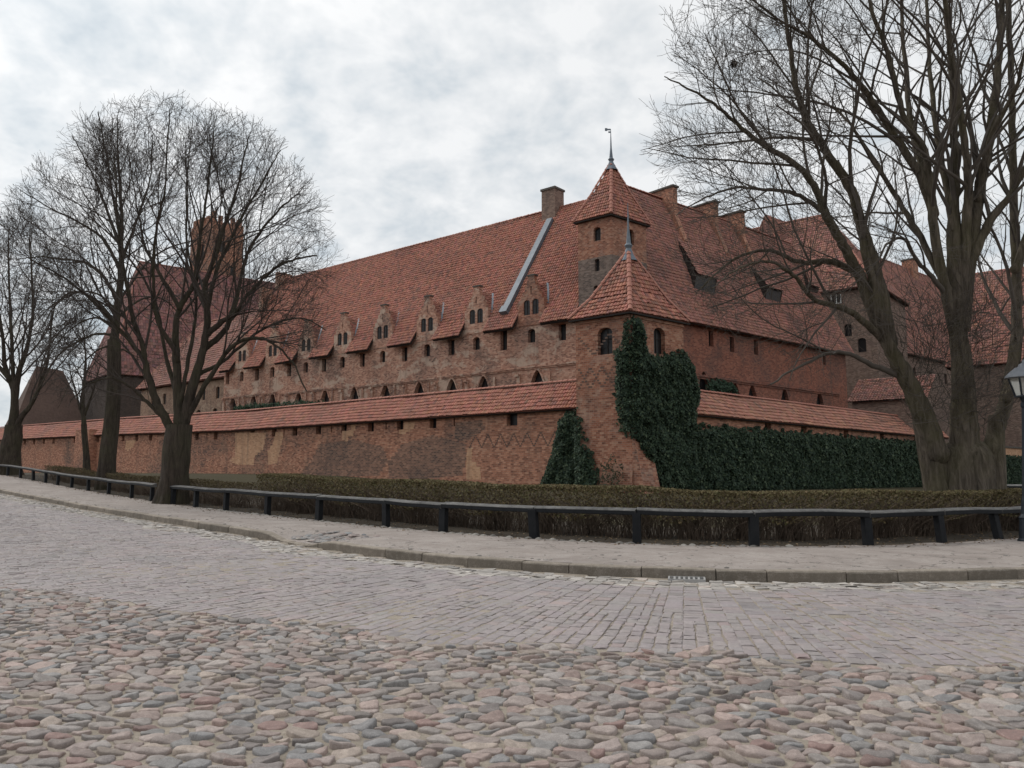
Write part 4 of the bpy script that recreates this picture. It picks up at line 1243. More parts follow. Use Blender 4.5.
# great square tower
p0 = at(205, 400, 190); ra_, rb_ = 0, 0
GF1 = Frame(p0, uL, nL); GF2 = Frame(p0, uR, nR)
la = GF1.hit(188, 300)[0]; lb = GF2.hit(241, 300)[0]; zt = GF2.hit(215, 221)[1]
kt = thing('keep_tower', 'tall square brick tower with battlements rising behind the left trees', 'tower', (p0[0], p0[1], 2))
mb = MB(); gc = para(p0, la, lb)
GF1.wall(mb, [(0, 2), (la, 2), (la, zt), (0, zt)], [arch(la * .45, zt - 7, 2, 4)], 0, .6, 1); GF2.wall(mb, [(0, 2), (lb, 2), (lb, zt), (0, zt)], [arch(lb * .35, zt - 6, 1.3, 3), arch(lb * .7, zt - 12, 1.3, 3)], 0, .6)
for i in (1, 2): a, b = gc[i], gc[(i + 1) % 4]; mb.poly([a + [0, 0, 2.], b + [0, 0, 2.], b + [0, 0, zt], a + [0, 0, zt]])
mb.poly([c + [0, 0, zt] for c in gc])
mb.build('wall', [M_brick, M_old], kt)
for fr, h_ in ((GF1, arch(la * .45, zt - 7, 2, 4)), (GF2, arch(lb * .35, zt - 6, 1.3, 3)), (GF2, arch(lb * .7, zt - 12, 1.3, 3))): panes(kt, fr, h_, -.5, bars=False)
for fr, W_ in ((GF1, la), (GF2, lb), (Frame(gc[2], -uL, -nL), la), (Frame(gc[2], -uR, -nR), lb)):
    n_ = 5
    for k in range(n_):
        mb = MB(); a = W_ * k / n_ + .02; fr.box(mb, a, a + W_ / n_ * .58, -.9 + .001 * k, -.01, zt + .003, zt + (2.6 if k in (0,) else 1.7)); mb.build('merlon', M_brick, kt)
# dark steep roof beyond the far end of the wall
p0 = at(50, 432, 150); DF = Frame(p0, uR, nR)
zz = DF.hit(40, 366, -5)[1]; ze_ = DF.hit(50, 428)[1]
s0_, s1_ = DF.hit(16, 425)[0], DF.hit(88, 425)[0]
db = block('gatehouse', 'dark steep-roofed house behind the far left end of the wall', 'house', DF, s0_, s1_, -10, 0, 1.2, ze_, M_dark)
dm_ = -5; apx = DF.hit(40, 366, -5)[0]
mb = MB(); e = [DF(s0_ - .5, .5, ze_), DF(s1_ + .5, .5, ze_), DF(s1_ + .5, -10.5, ze_), DF(s0_ - .5, -10.5, ze_)]; a, b = DF(apx - .6, dm_, zz), DF(apx + 4, dm_, zz - .6)
for f in ((e[0], e[1], b, a), (e[3], e[0], a), (e[1], e[2], b), (e[2], e[3], a, b)): mb.poly(f)
mb.build('roof', M_slateroof, db)
mb = MB(); spire(mb, a, 2.2, .35); mb.build('finial', M_lead, db)
# continuing low wall right of the big tree
WX = Frame(WR(wre + 2.5, 2, 0), uR, nR)
lw2 = block('low_wall', 'plain tan brick wall with ivy behind the lantern post', 'wall', WX, 0, 40, -.9, 0, -.4, 4.6, M_tan)
mb = MB(); WX.box(mb, -.1, 40.1, -1.05, .15, 4.603, 4.8); mb.build('coping', M_capstone, lw2)

# ================================================================ trees
class Tubes:
    """collects tapered tubes and builds them in batches into one mesh"""
    def __init__(s): s.B = {}

    def add(s, pts, rad, k): s.B.setdefault((len(pts), k), []).append((pts, rad))

    def arrays(s):
        Vs, Qs, b = [], [], 0
        for (n, k), L in s.B.items():
            P = np.array([l[0] for l in L], float); Rr = np.array([l[1] for l in L], float); m = len(L)
            T = np.gradient(P, axis=1); T /= (np.linalg.norm(T, axis=2, keepdims=True) + 1e-9)
            d = P[:, -1] - P[:, 0]; ref = np.where((np.abs(d[:, 2]) > .8 * np.linalg.norm(d, axis=1))[:, None], np.array([[1., .2, 0]]), np.array([[0, 0, 1.]]))
            A = ref[:, None, :] - (T * ref[:, None, :]).sum(2, keepdims=True) * T; A /= (np.linalg.norm(A, axis=2, keepdims=True) + 1e-9)
            Bn = np.cross(T, A); an = np.arange(k) / k * 2 * np.pi
            V = P[:, :, None, :] + Rr[:, :, None, None] * (np.cos(an)[None, None, :, None] * A[:, :, None, :] + np.sin(an)[None, None, :, None] * Bn[:, :, None, :])
            i = np.arange(n - 1)[:, None] * k + np.arange(k)[None]; j = np.arange(n - 1)[:, None] * k + (np.arange(k)[None] + 1) % k
            f = np.stack([i, j, j + k, i + k], -1).reshape(-1, 4)
            Q = (np.arange(m)[:, None, None] * (n * k) + f[None]).reshape(-1, 4) + b
            Vs.append(V.reshape(-1, 3)); Qs.append(Q); b += m * n * k
        return np.concatenate(Vs), np.concatenate(Qs)

    def build(s, name, m, parent, smooth=True):
        if not s.B: return None
        V, Q = s.arrays(); return npmesh(name, V, Q, m, parent, smooth=smooth)


def rvec(): 
    v = Vector((random.gauss(0, 1), random.gauss(0, 1), random.gauss(0, 1))); v.normalize(); return v


class Tree:
    def __init__(s, env, scale=1.0, droop=0.0, dens=1.0, rmin=.006, lmax=4):
        s.T = Tubes(); s.W = Tubes(); s.env = env; s.sc = scale; s.droop = droop; s.dens = dens; s.rmin = rmin; s.lmax = lmax; s.n = 0

    def kids(s, pts, rad, lvl, L, t0=.15):
        """side shoots along a finished branch"""
        gap = (.46, .33, .21, .19, .13)[min(lvl, 4)] * s.sc / s.dens
        n = max(2, int(L * (1 - t0) / gap)); N = len(pts)
        side = random.random() * 6.28
        for i in range(n):
            t = t0 + (1 - t0) * (i + random.uniform(.1, .9)) / n
            f = t * (N - 1); a = min(int(f), N - 2); u = f - a
            p = pts[a].lerp(pts[a + 1], u); r = rad[a] * (1 - u) + rad[a + 1] * u
            tg_ = (pts[a + 1] - pts[a]).normalized()
            side += 2.4 + random.gauss(0, .5)
            ax = tg_.orthogonal().normalized(); ax.rotate(Matrix.Rotation(side, 3, tg_))
            e_ = s.env(p)
            if lvl >= 1 and random.random() > min(1, max(.16, (e_ - .12) / .55)): continue
            ang = random.uniform(.38, .85)
            d = (tg_ * math.cos(ang) + ax * math.sin(ang)).normalized()
            ln = (0, 4.4, 2.0, 1.0, .5, .26)[min(lvl + 1, 5)] * s.sc * random.uniform(.5, 1.25) * (1.15 - .5 * t)
            if lvl == 0: ln = min(ln, L * .9)
            s.grow(p, d, ln, max(min(r * .5, ln * .0125 + .003), s.rmin), lvl + 1)

    def grow(s, p, d, L, r, lvl):
        if lvl > s.lmax: return
        n = (12, 9, 7, 5, 4, 3)[lvl]; step = L / n
        pts = [p]; d = d.copy(); curl = rvec() * random.uniform(.02, .11)
        for i in range(n):
            k = (0, .14, .17, .2, .22, .25)[lvl]
            d = d + rvec() * k + curl + Vector((0, 0, .055 if lvl > 1 else .03))
            if s.droop: d.z -= s.droop * (i / n) * (1.0 if lvl <= 2 else .5) * (1 if pts[-1].z < s.dz else .25)
            d.normalize(); q = pts[-1] + d * step
            e = s.env(q)
            if e > 1.0 + random.uniform(-.07, .05): break
            pts.append(q)
        if len(pts) < 3:
            if len(pts) < 2: return
            pts = [pts[0], pts[0].lerp(pts[1], .5), pts[1]]
        m = len(pts); rad = [max(r * (1 - .72 * i / (m - 1)), s.rmin * .75) for i in range(m)]
        s.T.add([tuple(q) for q in pts], rad, 6 if lvl <= 1 else (4 if lvl == 2 else 3)); s.n += 1
        s.kids(pts, rad, lvl, step * (m - 1), .12 if lvl > 1 else .2)

    dz = 1e9; thin = 1.0

    def limb(s, px, Y, r0, r1, dY=0.0, kid0=.25, wood=True, sub=6, k=12):
        """main limb traced in depth: photo points at distance Y, leaning dY metres towards or away on its way"""
        r0 *= s.thin; r1 *= s.thin
        P_ = np.array([at(x, y, Y + dY * (i / (len(px) - 1)) ** 1.3) for i, (x, y) in enumerate(px)])
        # spline through the points
        n = len(P_); out = []
        for i in range(n - 1):
            a, b, c, d = P_[max(i - 1, 0)], P_[i], P_[i + 1], P_[min(i + 2, n - 1)]
            for j in range(sub):
                t = j / sub; out.append(.5 * ((2 * b) + (c - a) * t + (2 * a - 5 * b + 4 * c - d) * t * t + (3 * b - a - 3 * c + d) * t ** 3))
        out.append(P_[-1]); pts = [Vector(q) + rvec() * .02 for q in out]; m = len(pts)
        rad = [r0 + (r1 - r0) * (i / (m - 1)) ** .7 for i in range(m)]
        dd = (pts[0] - pts[2]).normalized()
        (s.W if wood else s.T).add([tuple(pts[0] + dd * r0 * .9), tuple(pts[0] + dd * r0 * .55)] + [tuple(q) for q in pts], [r0 * .08, r0 * .7] + rad, k)
        L = sum((pts[i + 1] - pts[i]).length for i in range(m - 1))
        s.kids(pts, rad, 0, L, kid0)
        # leader continues to the crown's edge
        d = (pts[-1] - pts[-3]).normalized()
        for _ in range(2): s.grow(pts[-1], (d + rvec() * .3).normalized(), 2.2 * s.sc, r1 * .8, 1)
        return pts

    def trunk(s, base, top, r0, r1, flare=.45, n=16, k=26, lumps=7, bend=.05, cap=False):
        """bole with root flare and buttressed section"""
        base, top = np.asarray(base, float), np.asarray(top, float); V = []; Q = []; ph = random.random() * 6
        b0 = len(V)
        for i in range(n + 1):
            t = i / n; c = base + (top - base) * t + np.array([math.sin(t * 3 + ph), math.cos(t * 2.3 + ph), 0]) * bend * math.sin(t * math.pi)
            r = (r0 + (r1 - r0) * t + flare * r0 * math.exp(-t * 7)) * (1 if not cap or i < n - 2 else (.93, .72, .25)[i - n + 2])
            for j in range(k):
                a = j / k * 2 * math.pi
                f = 1 + (.10 * (1 - t) + .16 * math.exp(-t * 6)) * math.sin(a * lumps + ph + t * 1.2) * .7 + (1 - t * .8) * .06 * math.sin(a * 3 + ph * 2 + t * 2) + .05 * noise.noise((math.cos(a) * 3, math.sin(a) * 3, t * 6 + ph)) * 2
                V.append(c + np.array([math.cos(a), math.sin(a), 0]) * r * f)
        for i in range(n):
            for j in range(k): Q.append((b0 + i * k + j, b0 + i * k + (j + 1) % k, b0 + (i + 1) * k + (j + 1) % k, b0 + (i + 1) * k + j))
        s.tv = getattr(s, 'tv', []); s.tv.append((np.array(V), np.array(Q)))

    def build(s, t, bark, twig, detail=0.05):
        V, Q = s.W.arrays() if s.W.B else (np.zeros((0, 3)), np.zeros((0, 4), int))
        if len(V):
            nz = np.array([noise.noise((x * 2.2, y * 2.2, z * .7)) for x, y, z in V]) * detail
            V = V + nz[:, None] * np.array([.7, .7, .2])
        Vs, Qs, b = [V], [Q], len(V)
        for v, q in getattr(s, 'tv', []): Vs.append(v); Qs.append(q + b); b += len(v)
        npmesh('trunk', np.concatenate(Vs), np.concatenate(Qs), bark, t, smooth=True)
        s.T.build('crown', twig, t)


def ell(cx_, cy_, cz, rx, ry, rz, rzl=None):
    def f(p):
        dz = (p.z - cz) / (rz if p.z > cz or not rzl else rzl)
        return math.sqrt(((p.x - cx_) / rx) ** 2 + ((p.y - cy_) / ry) ** 2 + dz * dz)
    return f


# --- lime tree at the gap of the fence
YA = 30.5
c = at(176, 268, YA); bA = at(171, 500, YA); gA = float(G(bA[0], bA[1])) + .08
tA = thing('lime_tree', 'large round-headed bare lime tree standing in the gap between the two fence lengths', 'tree', (bA[0], bA[1], gA))
TA_ = Tree(ell(c[0], YA, c[2], 6.55, 5.6, 6.85, 6.9), 1.0, .07, 1.02, .0064); TA_.dz = 6.5; TA_.thin = .84
TA_.trunk((bA[0], bA[1], gA - .15), at(180, 425, YA), .50, .47, .32)
TA_.limb([(176, 440), (166, 420), (156, 401), (148, 375), (143, 345), (134, 322), (128, 292), (120, 250), (117, 200), (113, 150)], YA, .25, .018, -1.5, .3)
TA_.limb([(180, 430), (178, 392), (175, 343), (180, 308), (194, 283), (199, 245), (205, 206), (212, 150), (216, 115)], YA, .26, .015, 1.0, .3)
TA_.limb([(180, 308), (161, 275), (147, 250), (139, 217), (134, 190), (126, 140)], YA + .2, .12, .014, 1.6, .15)
TA_.limb([(177, 360), (172, 346), (156, 316), (154, 280), (156, 231), (164, 190), (168, 130), (170, 112)], YA, .14, .014, -2.6, .3)
TA_.limb([(183, 425), (194, 381), (205, 343), (208, 313), (205, 286), (216, 256), (224, 225), (235, 198), (246, 150), (250, 135)], YA, .26, .015, -.8, .3)
TA_.limb([(207, 335), (221, 322), (235, 313), (251, 291), (275, 268), (300, 258), (316, 256)], YA - .1, .15, .03, -2.0, .1)
TA_.limb([(202, 350), (224, 332), (236, 300), (251, 247), (276, 213), (296, 195)], YA, .17, .03, 2.0, .25)
TA_.limb([(186, 420), (205, 385), (230, 349), (251, 338), (272, 343), (292, 362), (306, 392)], YA, .15, .025, -1.5, .25)
TA_.limb([(206, 312), (220, 262), (243, 215), (268, 172), (280, 150)], YA + .2, .12, .025, 3.0, .2)
TA_.limb([(170, 425), (150, 405), (132, 388), (110, 378), (88, 385), (70, 402)], YA, .11, .02, -1.8, .2)
TA_.limb([(146, 360), (120, 330), (92, 300), (60, 275), (34, 262)], YA - .3, .12, .025, -2.5, .15)
TA_.limb([(196, 375), (222, 362), (262, 330), (300, 318), (325, 330)], YA + .1, .12, .02, 2.0, .2)
TA_.limb([(181, 400), (190, 350), (196, 300), (186, 230), (190, 150), (194, 112)], YA, .12, .012, 3.6, .3)
TA_.limb([(178, 400), (165, 350), (150, 290), (98, 215), (70, 170)], YA, .12, .014, 3.2, .3)
TA_.build(tA, M_bark, M_twig)

# --- second lime just behind it, single straight bole
YB = 42.5
bB = at(106, 480, YB); gB = float(G(bB[0], bB[1])) + .08; c = at(108, 262, YB)
tB = thing('lime_tree', 'tall bare lime tree with one straight dark bole behind the left fence', 'tree', (bB[0], bB[1], gB))
TB_ = Tree(ell(c[0], YB, c[2], 5.6, 5.2, 8.0, 8.3), 1.1, .09, .95, .0078); TB_.dz = 9.0; TB_.thin = .84
TB_.trunk((bB[0], bB[1], gB - .2), at(114, 340, YB), .42, .33, .22, bend=.12)
TB_.limb([(114, 342), (119, 296), (121, 255), (121, 205), (118, 150), (117, 115)], YB, .30, .02, 0, .1)
TB_.limb([(118, 300), (103, 276), (88, 264), (70, 260), (45, 257), (25, 258)], YB, .15, .025, -1.5, .2)
TB_.limb([(116, 325), (96, 300), (72, 292), (52, 310), (36, 340)], YB, .13, .02, 1.5, .2)
TB_.limb([(120, 270), (104, 240), (78, 222), (50, 208), (20, 190)], YB, .13, .025, -1.0, .2)
TB_.limb([(121, 250), (105, 205), (88, 165), (72, 135)], YB, .13, .025, 1.2, .2)
TB_.limb([(120, 265), (135, 225), (150, 180), (152, 135)], YB, .13, .025, 1.8, .2)
TB_.limb([(121, 240), (112, 190), (104, 140), (98, 112)], YB, .12, .025, -2.4, .2)
TB_.limb([(115, 335), (92, 335), (62, 352), (40, 385), (28, 410)], YB, .10, .02, -2.0, .2)
TB_.limb([(116, 320), (140, 300), (165, 300), (190, 330)], YB, .10, .02, 2.5, .2)
for q_ in ([(116, 330), (96, 318), (70, 330), (46, 362), (34, 400)], [(115, 345), (98, 350), (76, 372), (58, 408)], [(117, 310), (92, 292), (60, 300), (30, 330), (14, 372)], [(116, 350), (128, 352), (142, 372), (150, 404)]): TB_.limb(q_, YB, .085, .012, random.uniform(-2.5, 2.5), .15)
TB_.build(tB, M_bark, M_twig)

# --- forked tree at the left edge
YC = 54.0
bC = at(9, 470, YC); gC = float(G(bC[0], bC[1])) + .05; c = at(14, 320, YC)
tC = thing('bare_tree', 'bare tree forking low at the left edge beyond the fence end', 'tree', (bC[0], bC[1], gC))
TC_ = Tree(ell(c[0], YC, c[2], 5.8, 5.0, 8.0, 8), 1.25, .05, 1.0, .009); TC_.dz = 9
TC_.trunk((bC[0], bC[1], gC - .2), at(14, 425, YC), .72, .52, .35, bend=.1)
TC_.limb([(12, 430), (14, 394), (6, 369), (2, 335), (-4, 290), (-8, 250)], YC, .30, .018, .5, .2)
TC_.limb([(14, 425), (15, 394), (20, 369), (29, 340), (33, 300), (30, 250), (30, 232)], YC, .30, .016, -.5, .2)
TC_.limb([(13, 440), (21, 418), (35, 398), (47, 363), (52, 320), (60, 280)], YC, .26, .018, -1.0, .3)
TC_.limb([(14, 394), (12, 350), (10, 300), (8, 240), (10, 225)], YC, .18, .015, 1.5, .2)
TC_.limb([(10, 380), (-15, 350), (-40, 320)], YC, .2, .04, 0, .2)
TC_.build(tC, M_bark, M_twig)

# --- slim leaning tree near the far wall pier
YD = 62.0
bD = at(88, 463, YD); gD = float(G(bD[0], bD[1])) + .05; c = at(82, 370, YD)
tD = thing('young_tree', 'slim leaning young tree close to the far brick pier', 'tree', (bD[0], bD[1], gD))
TD_ = Tree(ell(c[0], YD, c[2], 3.5, 3.5, 5.5, 7), .8, .02, .6, .012, 3); TD_.dz = 7
TD_.trunk((bD[0], bD[1], gD - .2), at(84, 424, YD), .26, .2, .2, k=12)
TD_.limb([(84, 426), (83, 395), (86, 365), (84, 335)], YD, .2, .05, 0, .2)
TD_.limb([(84, 420), (76, 395), (70, 370)], YD, .13, .04, 0, .2); TD_.limb([(84, 415), (93, 392), (98, 372)], YD, .13, .04, 0, .2)
TD_.build(tD, M_bark, M_twig)

# --- multi-stemmed giant at the right
YR = 21.5
bR = at(966, 497, YR); gR = float(G(bR[0], bR[1])) + .1; c = at(965, 110, YR)
tR = thing('lime_tree', 'huge multi-stemmed bare lime tree with mossy trunk at the right, rising out of the picture', 'tree', (bR[0], bR[1], gR))
TR_ = Tree(ell(c[0], YR, c[2], 9.3, 8.0, 11.5, 9.8), 1.05, .06, 1.0, .0058); TR_.dz = 7.0
q = at(967, 497, YR + .12); TR_.trunk((q[0], q[1], gR - .3), at(964, 436, YR + .12), .86, .60, .22, lumps=6, k=40, cap=True)
for bx, tx, ty, r0, r1 in ((951, 924, 420, .42, .29), (967, 963, 405, .50, .31), (984, 997, 415, .42, .19)):
    q = at(bx, 497, YR + (.1 if bx != 967 else -.15)); TR_.trunk((q[0], q[1], gR - .3), at(tx, ty, YR + (.1 if bx != 967 else 0)), r0, r1, .4, lumps=5)
LR = [  # points, r0, r1, dY
    ([(936, 455), (921, 410), (905, 375), (886, 338), (874, 285), (862, 238)], .36, .09, -.3, .6),
    ([(890, 345), (880, 288), (866, 240), (851, 191), (830, 157), (809, 124), (797, 88), (790, 49), (784, 5), (780, -30)], .22, .03, -1.2, .3),
    ([(878, 325), (860, 277), (843, 245), (827, 217), (816, 190), (800, 168), (760, 142), (735, 122), (715, 105), (688, 88), (664, 77)], .19, .012, -2.4, .3),
    ([(893, 352), (868, 325), (842, 308), (815, 300), (796, 278), (770, 262), (740, 268), (712, 288)], .13, .012, -3.2, .25),
    ([(826, 214), (800, 196), (770, 190), (735, 188), (700, 200), (676, 215)], .08, .01, -2.8, .1),
    ([(862, 275), (832, 262), (800, 262), (765, 250), (730, 262), (700, 290)], .12, .02, 1.5, .2),
    ([(905, 378), (872, 365), (838, 352), (800, 366), (770, 385)], .10, .02, -1.5, .3),
    ([(965, 430), (962, 370), (957, 325), (957, 285), (956, 240), (955, 200)], .36, .09, 0, .7),
    ([(955, 335), (936, 240), (930, 187), (924, 150), (905, 120), (890, 60), (872, 10), (864, -40)], .16, .04, -1.0, .2),
    ([(957, 330), (952, 240), (956, 180), (954, 120), (950, 40), (944, -20), (940, -90)], .18, .05, .8, .2),
    ([(960, 330), (966, 230), (968, 180), (962, 120), (952, 60), (945, 0), (945, -60)], .16, .045, -1.6, .2),
    ([(962, 330), (977, 206), (988, 150), (996, 90), (1000, 40), (1003, -30), (1005, -90)], .2, .05, .6, .2),
    ([(948, 290), (925, 245), (898, 200), (868, 150), (845, 118), (820, 98)], .12, .025, 2.0, .2),
    ([(934, 215), (920, 175), (890, 130), (865, 90), (840, 62), (809, 37), (780, 20)], .15, .03, -2.2, .15),
    ([(966, 270), (990, 222), (1010, 195), (1034, 150), (1050, 100)], .16, .04, -1.0, .2),
    ([(991, 450), (998, 425), (1008, 390), (1016, 340), (1017, 290), (1015, 230), (1013, 150), (1011, 75), (1008, 0), (1008, -80)], .23, .06, 1.6, .3),
    ([(950, 300), (935, 280), (918, 262), (905, 240), (888, 243), (878, 262)], .09, .02, -1.2, .2),
    ([(978, 200), (990, 140), (1015, 90), (1030, 30)], .12, .03, -2.0, .2),
    ([(930, 180), (912, 130), (905, 60), (900, -20)], .13, .04, 2.2, .2),
    ([(1016, 270), (1035, 215), (1060, 170), (1090, 120)], .14, .04, 0, .2),
    ([(955, 230), (940, 150), (930, 70), (925, -30)], .13, .04, 3.2, .2),
    ([(1006, 400), (1030, 350), (1060, 300)], .12, .03, .5, .3),
]
for px, r0, r1, dY, k0 in LR: TR_.limb(px, YR, r0, r1, dY, k0, wood=r0 > .11)
# suckers around the boles
for _ in range(190):
    x = random.choice((915, 925, 945, 960, 975, 990)); q = Vector(at(x + random.uniform(-14, 14), random.uniform(300, 445), YR + random.uniform(-.35, .35)))
    TR_.grow(q, (Vector((random.gauss(0, .5), random.gauss(-.3, .5), random.uniform(-.2, 1)))).normalized(), random.uniform(.7, 2.1), .011, 2 if random.random() < .4 else 3)
TR_.build(tR, M_bark_moss, M_twig2, .06)
# dark twig nest high in the right tree
np_ = at(734, 64, YR - 2.0); tn = thing('bird_nest', 'small dark twig nest high in the left branches of the huge tree', 'nest', np_)
Tn = Tubes()
for _ in range(90):
    v = rvec(); p = Vector(np_) + Vector((v.x * .07, v.y * .07, v.z * .05)); d = rvec() * .07; Tn.add([tuple(p - d), tuple(p), tuple(p + d)], [.006, .007, .004], 3)
Tn.build('twigs', M_twig, tn)
print('branches', TA_.n, TB_.n, TC_.n, TR_.n)

# ================================================================ hedge, ivy
def leaves(P, Nn, size, rng_c, asp=.75, tilt=.7):
    """leaf-sized folded quads at P facing about Nn"""
    n = len(P); Nn = Nn + RNG.normal(0, tilt, (n, 3)); Nn /= np.linalg.norm(Nn, axis=1)[:, None]
    r = RNG.normal(0, 1, (n, 3)); A = np.cross(Nn, r); A /= np.linalg.norm(A, axis=1)[:, None]; B = np.cross(Nn, A)
    sz = size * RNG.uniform(.6, 1.35, n)[:, None]
    tip = P + A * sz; tail = P - A * sz * .8; s1 = P + B * sz * asp + Nn * sz * .22; s2 = P - B * sz * asp + Nn * sz * .22
    V = np.stack([tail, s1, tip, s2], 1)
    return V.reshape(-1, 3), (np.arange(n)[:, None] * 4 + np.arange(4)[None])


def mixcol(n, stops):
    t = RNG.random(n) * (len(stops) - 1); i = np.minimum(t.astype(int), len(stops) - 2); f = (t - i)[:, None]
    a = np.array(stops); return a[i] * (1 - f) + a[i + 1] * f


def hedge(label, s0, s1, h, w0, w1, nl, nst, stops, top_rag=.03):
    """clipped hedge that follows the fence line, bare stems below"""
    m = fpos((s0 + s1) / 2, (w0 + w1) / 2); t = thing('hedge', label, 'hedge', (m[0], m[1], float(G(*m)) + .1))
    L = s1 - s0; s = RNG.uniform(s0, s1, nl); kind = RNG.random(nl)
    hw = h - np.interp(s, [s_at_px(560), s_at_px(700), s_at_px(900)], [-.02, .03, .055]) * (h > 1) + .07 * np.exp(-np.maximum(s - s0, 0) / 5) * (h > 1) + .05 * np.sin(s * .9) * .5 + np.array([noise.noise((a * .7, 0, 4.)) for a in s]) * .05
    d = np.where(kind < .55, RNG.uniform(w0, w1, nl), np.where(kind < .9, w0 + np.abs(RNG.normal(0, .09, nl)), w1 - np.abs(RNG.normal(0, .09, nl))))
    low = .50 + .10 * np.sin(s * 2.3)
    z = np.where(kind < .55, hw - np.abs(RNG.normal(0, top_rag * 1.6, nl)), hw - (hw - low) * RNG.random(nl) ** 1.3)
    p = fpos(s, d); P = np.c_[p, G(p[:, 0], p[:, 1]) + .1 + z]
    Nn = np.where((kind < .55)[:, None], np.array([[0, -.2, 1.]]), np.array([[0, -1., .3]]))
    V, Q = leaves(P, Nn, .030, None, .7, .9)
    npmesh('foliage', V, Q, M_hleaf, t, col=np.repeat(mixcol(nl, stops), 4, 0))
    T = Tubes()
    for _ in range(nst):
        a = random.uniform(s0, s1); a = a + .16 * math.sin(a * 4.4); b = random.uniform(w0 + .1, w1 - .1); p = fpos(a, b); z = float(G(p[0], p[1])) + .08
        hh = random.uniform(.55, .97) * h; lx, ly = random.gauss(0, .13), random.gauss(0, .13)
        P_ = [(p[0] + lx * k * k * .4 + random.gauss(0, .012), p[1] + ly * k * k * .4 + random.gauss(0, .012), z + hh * k / 3) for k in range(4)]
        r = random.uniform(.004, .011); T.add(P_, [r, r * .85, r * .7, r * .45], 3)
    T.build('stems', M_hstem, t)
    return t


M_hstem = simple('hedge_stem', (.06, .043, .031), (.17, .125, .092), 3., .9, 0)
HC = [(.085, .062, .034), (.13, .10, .047), (.17, .13, .062), (.115, .11, .045), (.19, .135, .075)]
hedge('long clipped brown-green hedge with bare stems behind the right fence', s_at_px(226), s_at_px(1045) + 6, 1.13, 1.1, 2.2, 60000, 6500, HC)
hedge('lower loose winter hedge behind the left fence', s_at_px(30), s_at_px(218), .92, .9, 1.8, 16000, 2600, [(.07, .05, .028), (.11, .08, .04), (.10, .085, .035)], .08)


def ivy(label, fr, poly, bulge, dens, size, stops, off=.0, name='ivy', edge=.5, under=True, t=None):
    """climbing ivy on a wall: a lumpy dark mat with leaves all over it; poly in (s, z)"""
    us = [p[0] for p in poly]; zs = [p[1] for p in poly]; t = t or thing(name, label, 'ivy', fr(sum(us) / len(us), off, min(zs)))
    poly = np.array(poly)
    def edist(u, z):
        best = np.full(len(u), 9.)
        for i in range(len(poly)):
            a, b = poly[i], poly[(i + 1) % len(poly)]; ab = b - a
            k = np.clip(((u - a[0]) * ab[0] + (z - a[1]) * ab[1]) / (ab @ ab + 1e-9), 0, 1)
            best = np.minimum(best, np.hypot(u - a[0] - ab[0] * k, z - a[1] - ab[1] * k))
        return np.where(inpoly(u, z, [tuple(p) for p in poly]), best, -best)
    def depth(u, z, e):
        nz = np.array([noise.noise((a * .75, b * .75, 3.)) + .7 * noise.noise((a * 2.1, b * 2.1, 8.)) for a, b in zip(u, z)])
        return np.clip(e / edge, 0, 1) ** .5 * bulge * (.62 + .42 * nz) + .05
    A = (max(us) - min(us)) * (max(zs) - min(zs)); n = int(A * dens)
    u = RNG.uniform(min(us) - .3, max(us) + .3, n); z = RNG.uniform(min(zs) - .1, max(zs) + .3, n); e = edist(u, z)
    rag = np.array([noise.noise((a * 2.6, b * 2.6, 1.)) for a, b in zip(u, z)]) * .45
    k = e + rag > -.02; u, z, e = u[k], z[k], e[k]; dp = depth(u, z, np.maximum(e, 0)) + RNG.normal(0, .05, len(u))
    P = fr.o[None] + fr.u[None] * u[:, None] + fr.n[None] * (off + np.maximum(dp, .02))[:, None]; P[:, 2] += z
    V, Q = leaves(P, np.repeat((fr.n + np.array([0, 0, .35]))[None], len(P), 0), size, None, .8, .55)
    npmesh('foliage', V, Q, M_leaf, t, col=np.repeat(mixcol(len(P), stops), 4, 0))
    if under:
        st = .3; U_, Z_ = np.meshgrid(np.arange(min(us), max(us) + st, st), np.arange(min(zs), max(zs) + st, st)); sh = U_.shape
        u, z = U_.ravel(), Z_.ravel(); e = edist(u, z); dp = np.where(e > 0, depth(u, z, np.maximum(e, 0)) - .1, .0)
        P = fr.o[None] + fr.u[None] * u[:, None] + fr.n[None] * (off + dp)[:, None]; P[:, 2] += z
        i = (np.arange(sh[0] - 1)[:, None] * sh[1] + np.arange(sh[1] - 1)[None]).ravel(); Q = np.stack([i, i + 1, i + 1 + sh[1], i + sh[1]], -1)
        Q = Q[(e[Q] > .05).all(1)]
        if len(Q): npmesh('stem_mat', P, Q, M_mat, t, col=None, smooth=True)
    return t


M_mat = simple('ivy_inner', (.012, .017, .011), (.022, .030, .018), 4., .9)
IV = [(.014, .028, .019), (.032, .056, .034), (.055, .085, .046), (.024, .042, .027), (.095, .125, .066)]
PT = [TR.hit(x, y) for x, y in ((626, 321), (637, 318), (642, 350), (652, 358), (668, 354), (680, 350), (692, 368), (695, 400), (692, 440), (697, 494), (660, 494), (645, 470), (634, 446), (626, 420))]
PT = [(max(a, -.45) if b > 4.6 else max(a, -.2), max(b, .2)) for a, b in PT]
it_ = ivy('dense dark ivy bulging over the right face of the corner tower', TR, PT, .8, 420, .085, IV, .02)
PT2 = [TL.hit(x, y) for x, y in ((633, 322), (626, 322), (624, 345), (616, 352), (617, 400), (620, 424), (628, 436), (636, 436), (634, 400))]
ivy('', TL, [(max(a, -.3), b) for a, b in PT2], .45, 360, .085, IV, .02, edge=.35, t=it_)
PW = [WR.hit(x, y) for x, y in ((686, 494), (688, 432), (698, 426), (720, 427), (760, 430), (800, 433), (850, 437), (925, 442), (938, 446), (938, 494))]
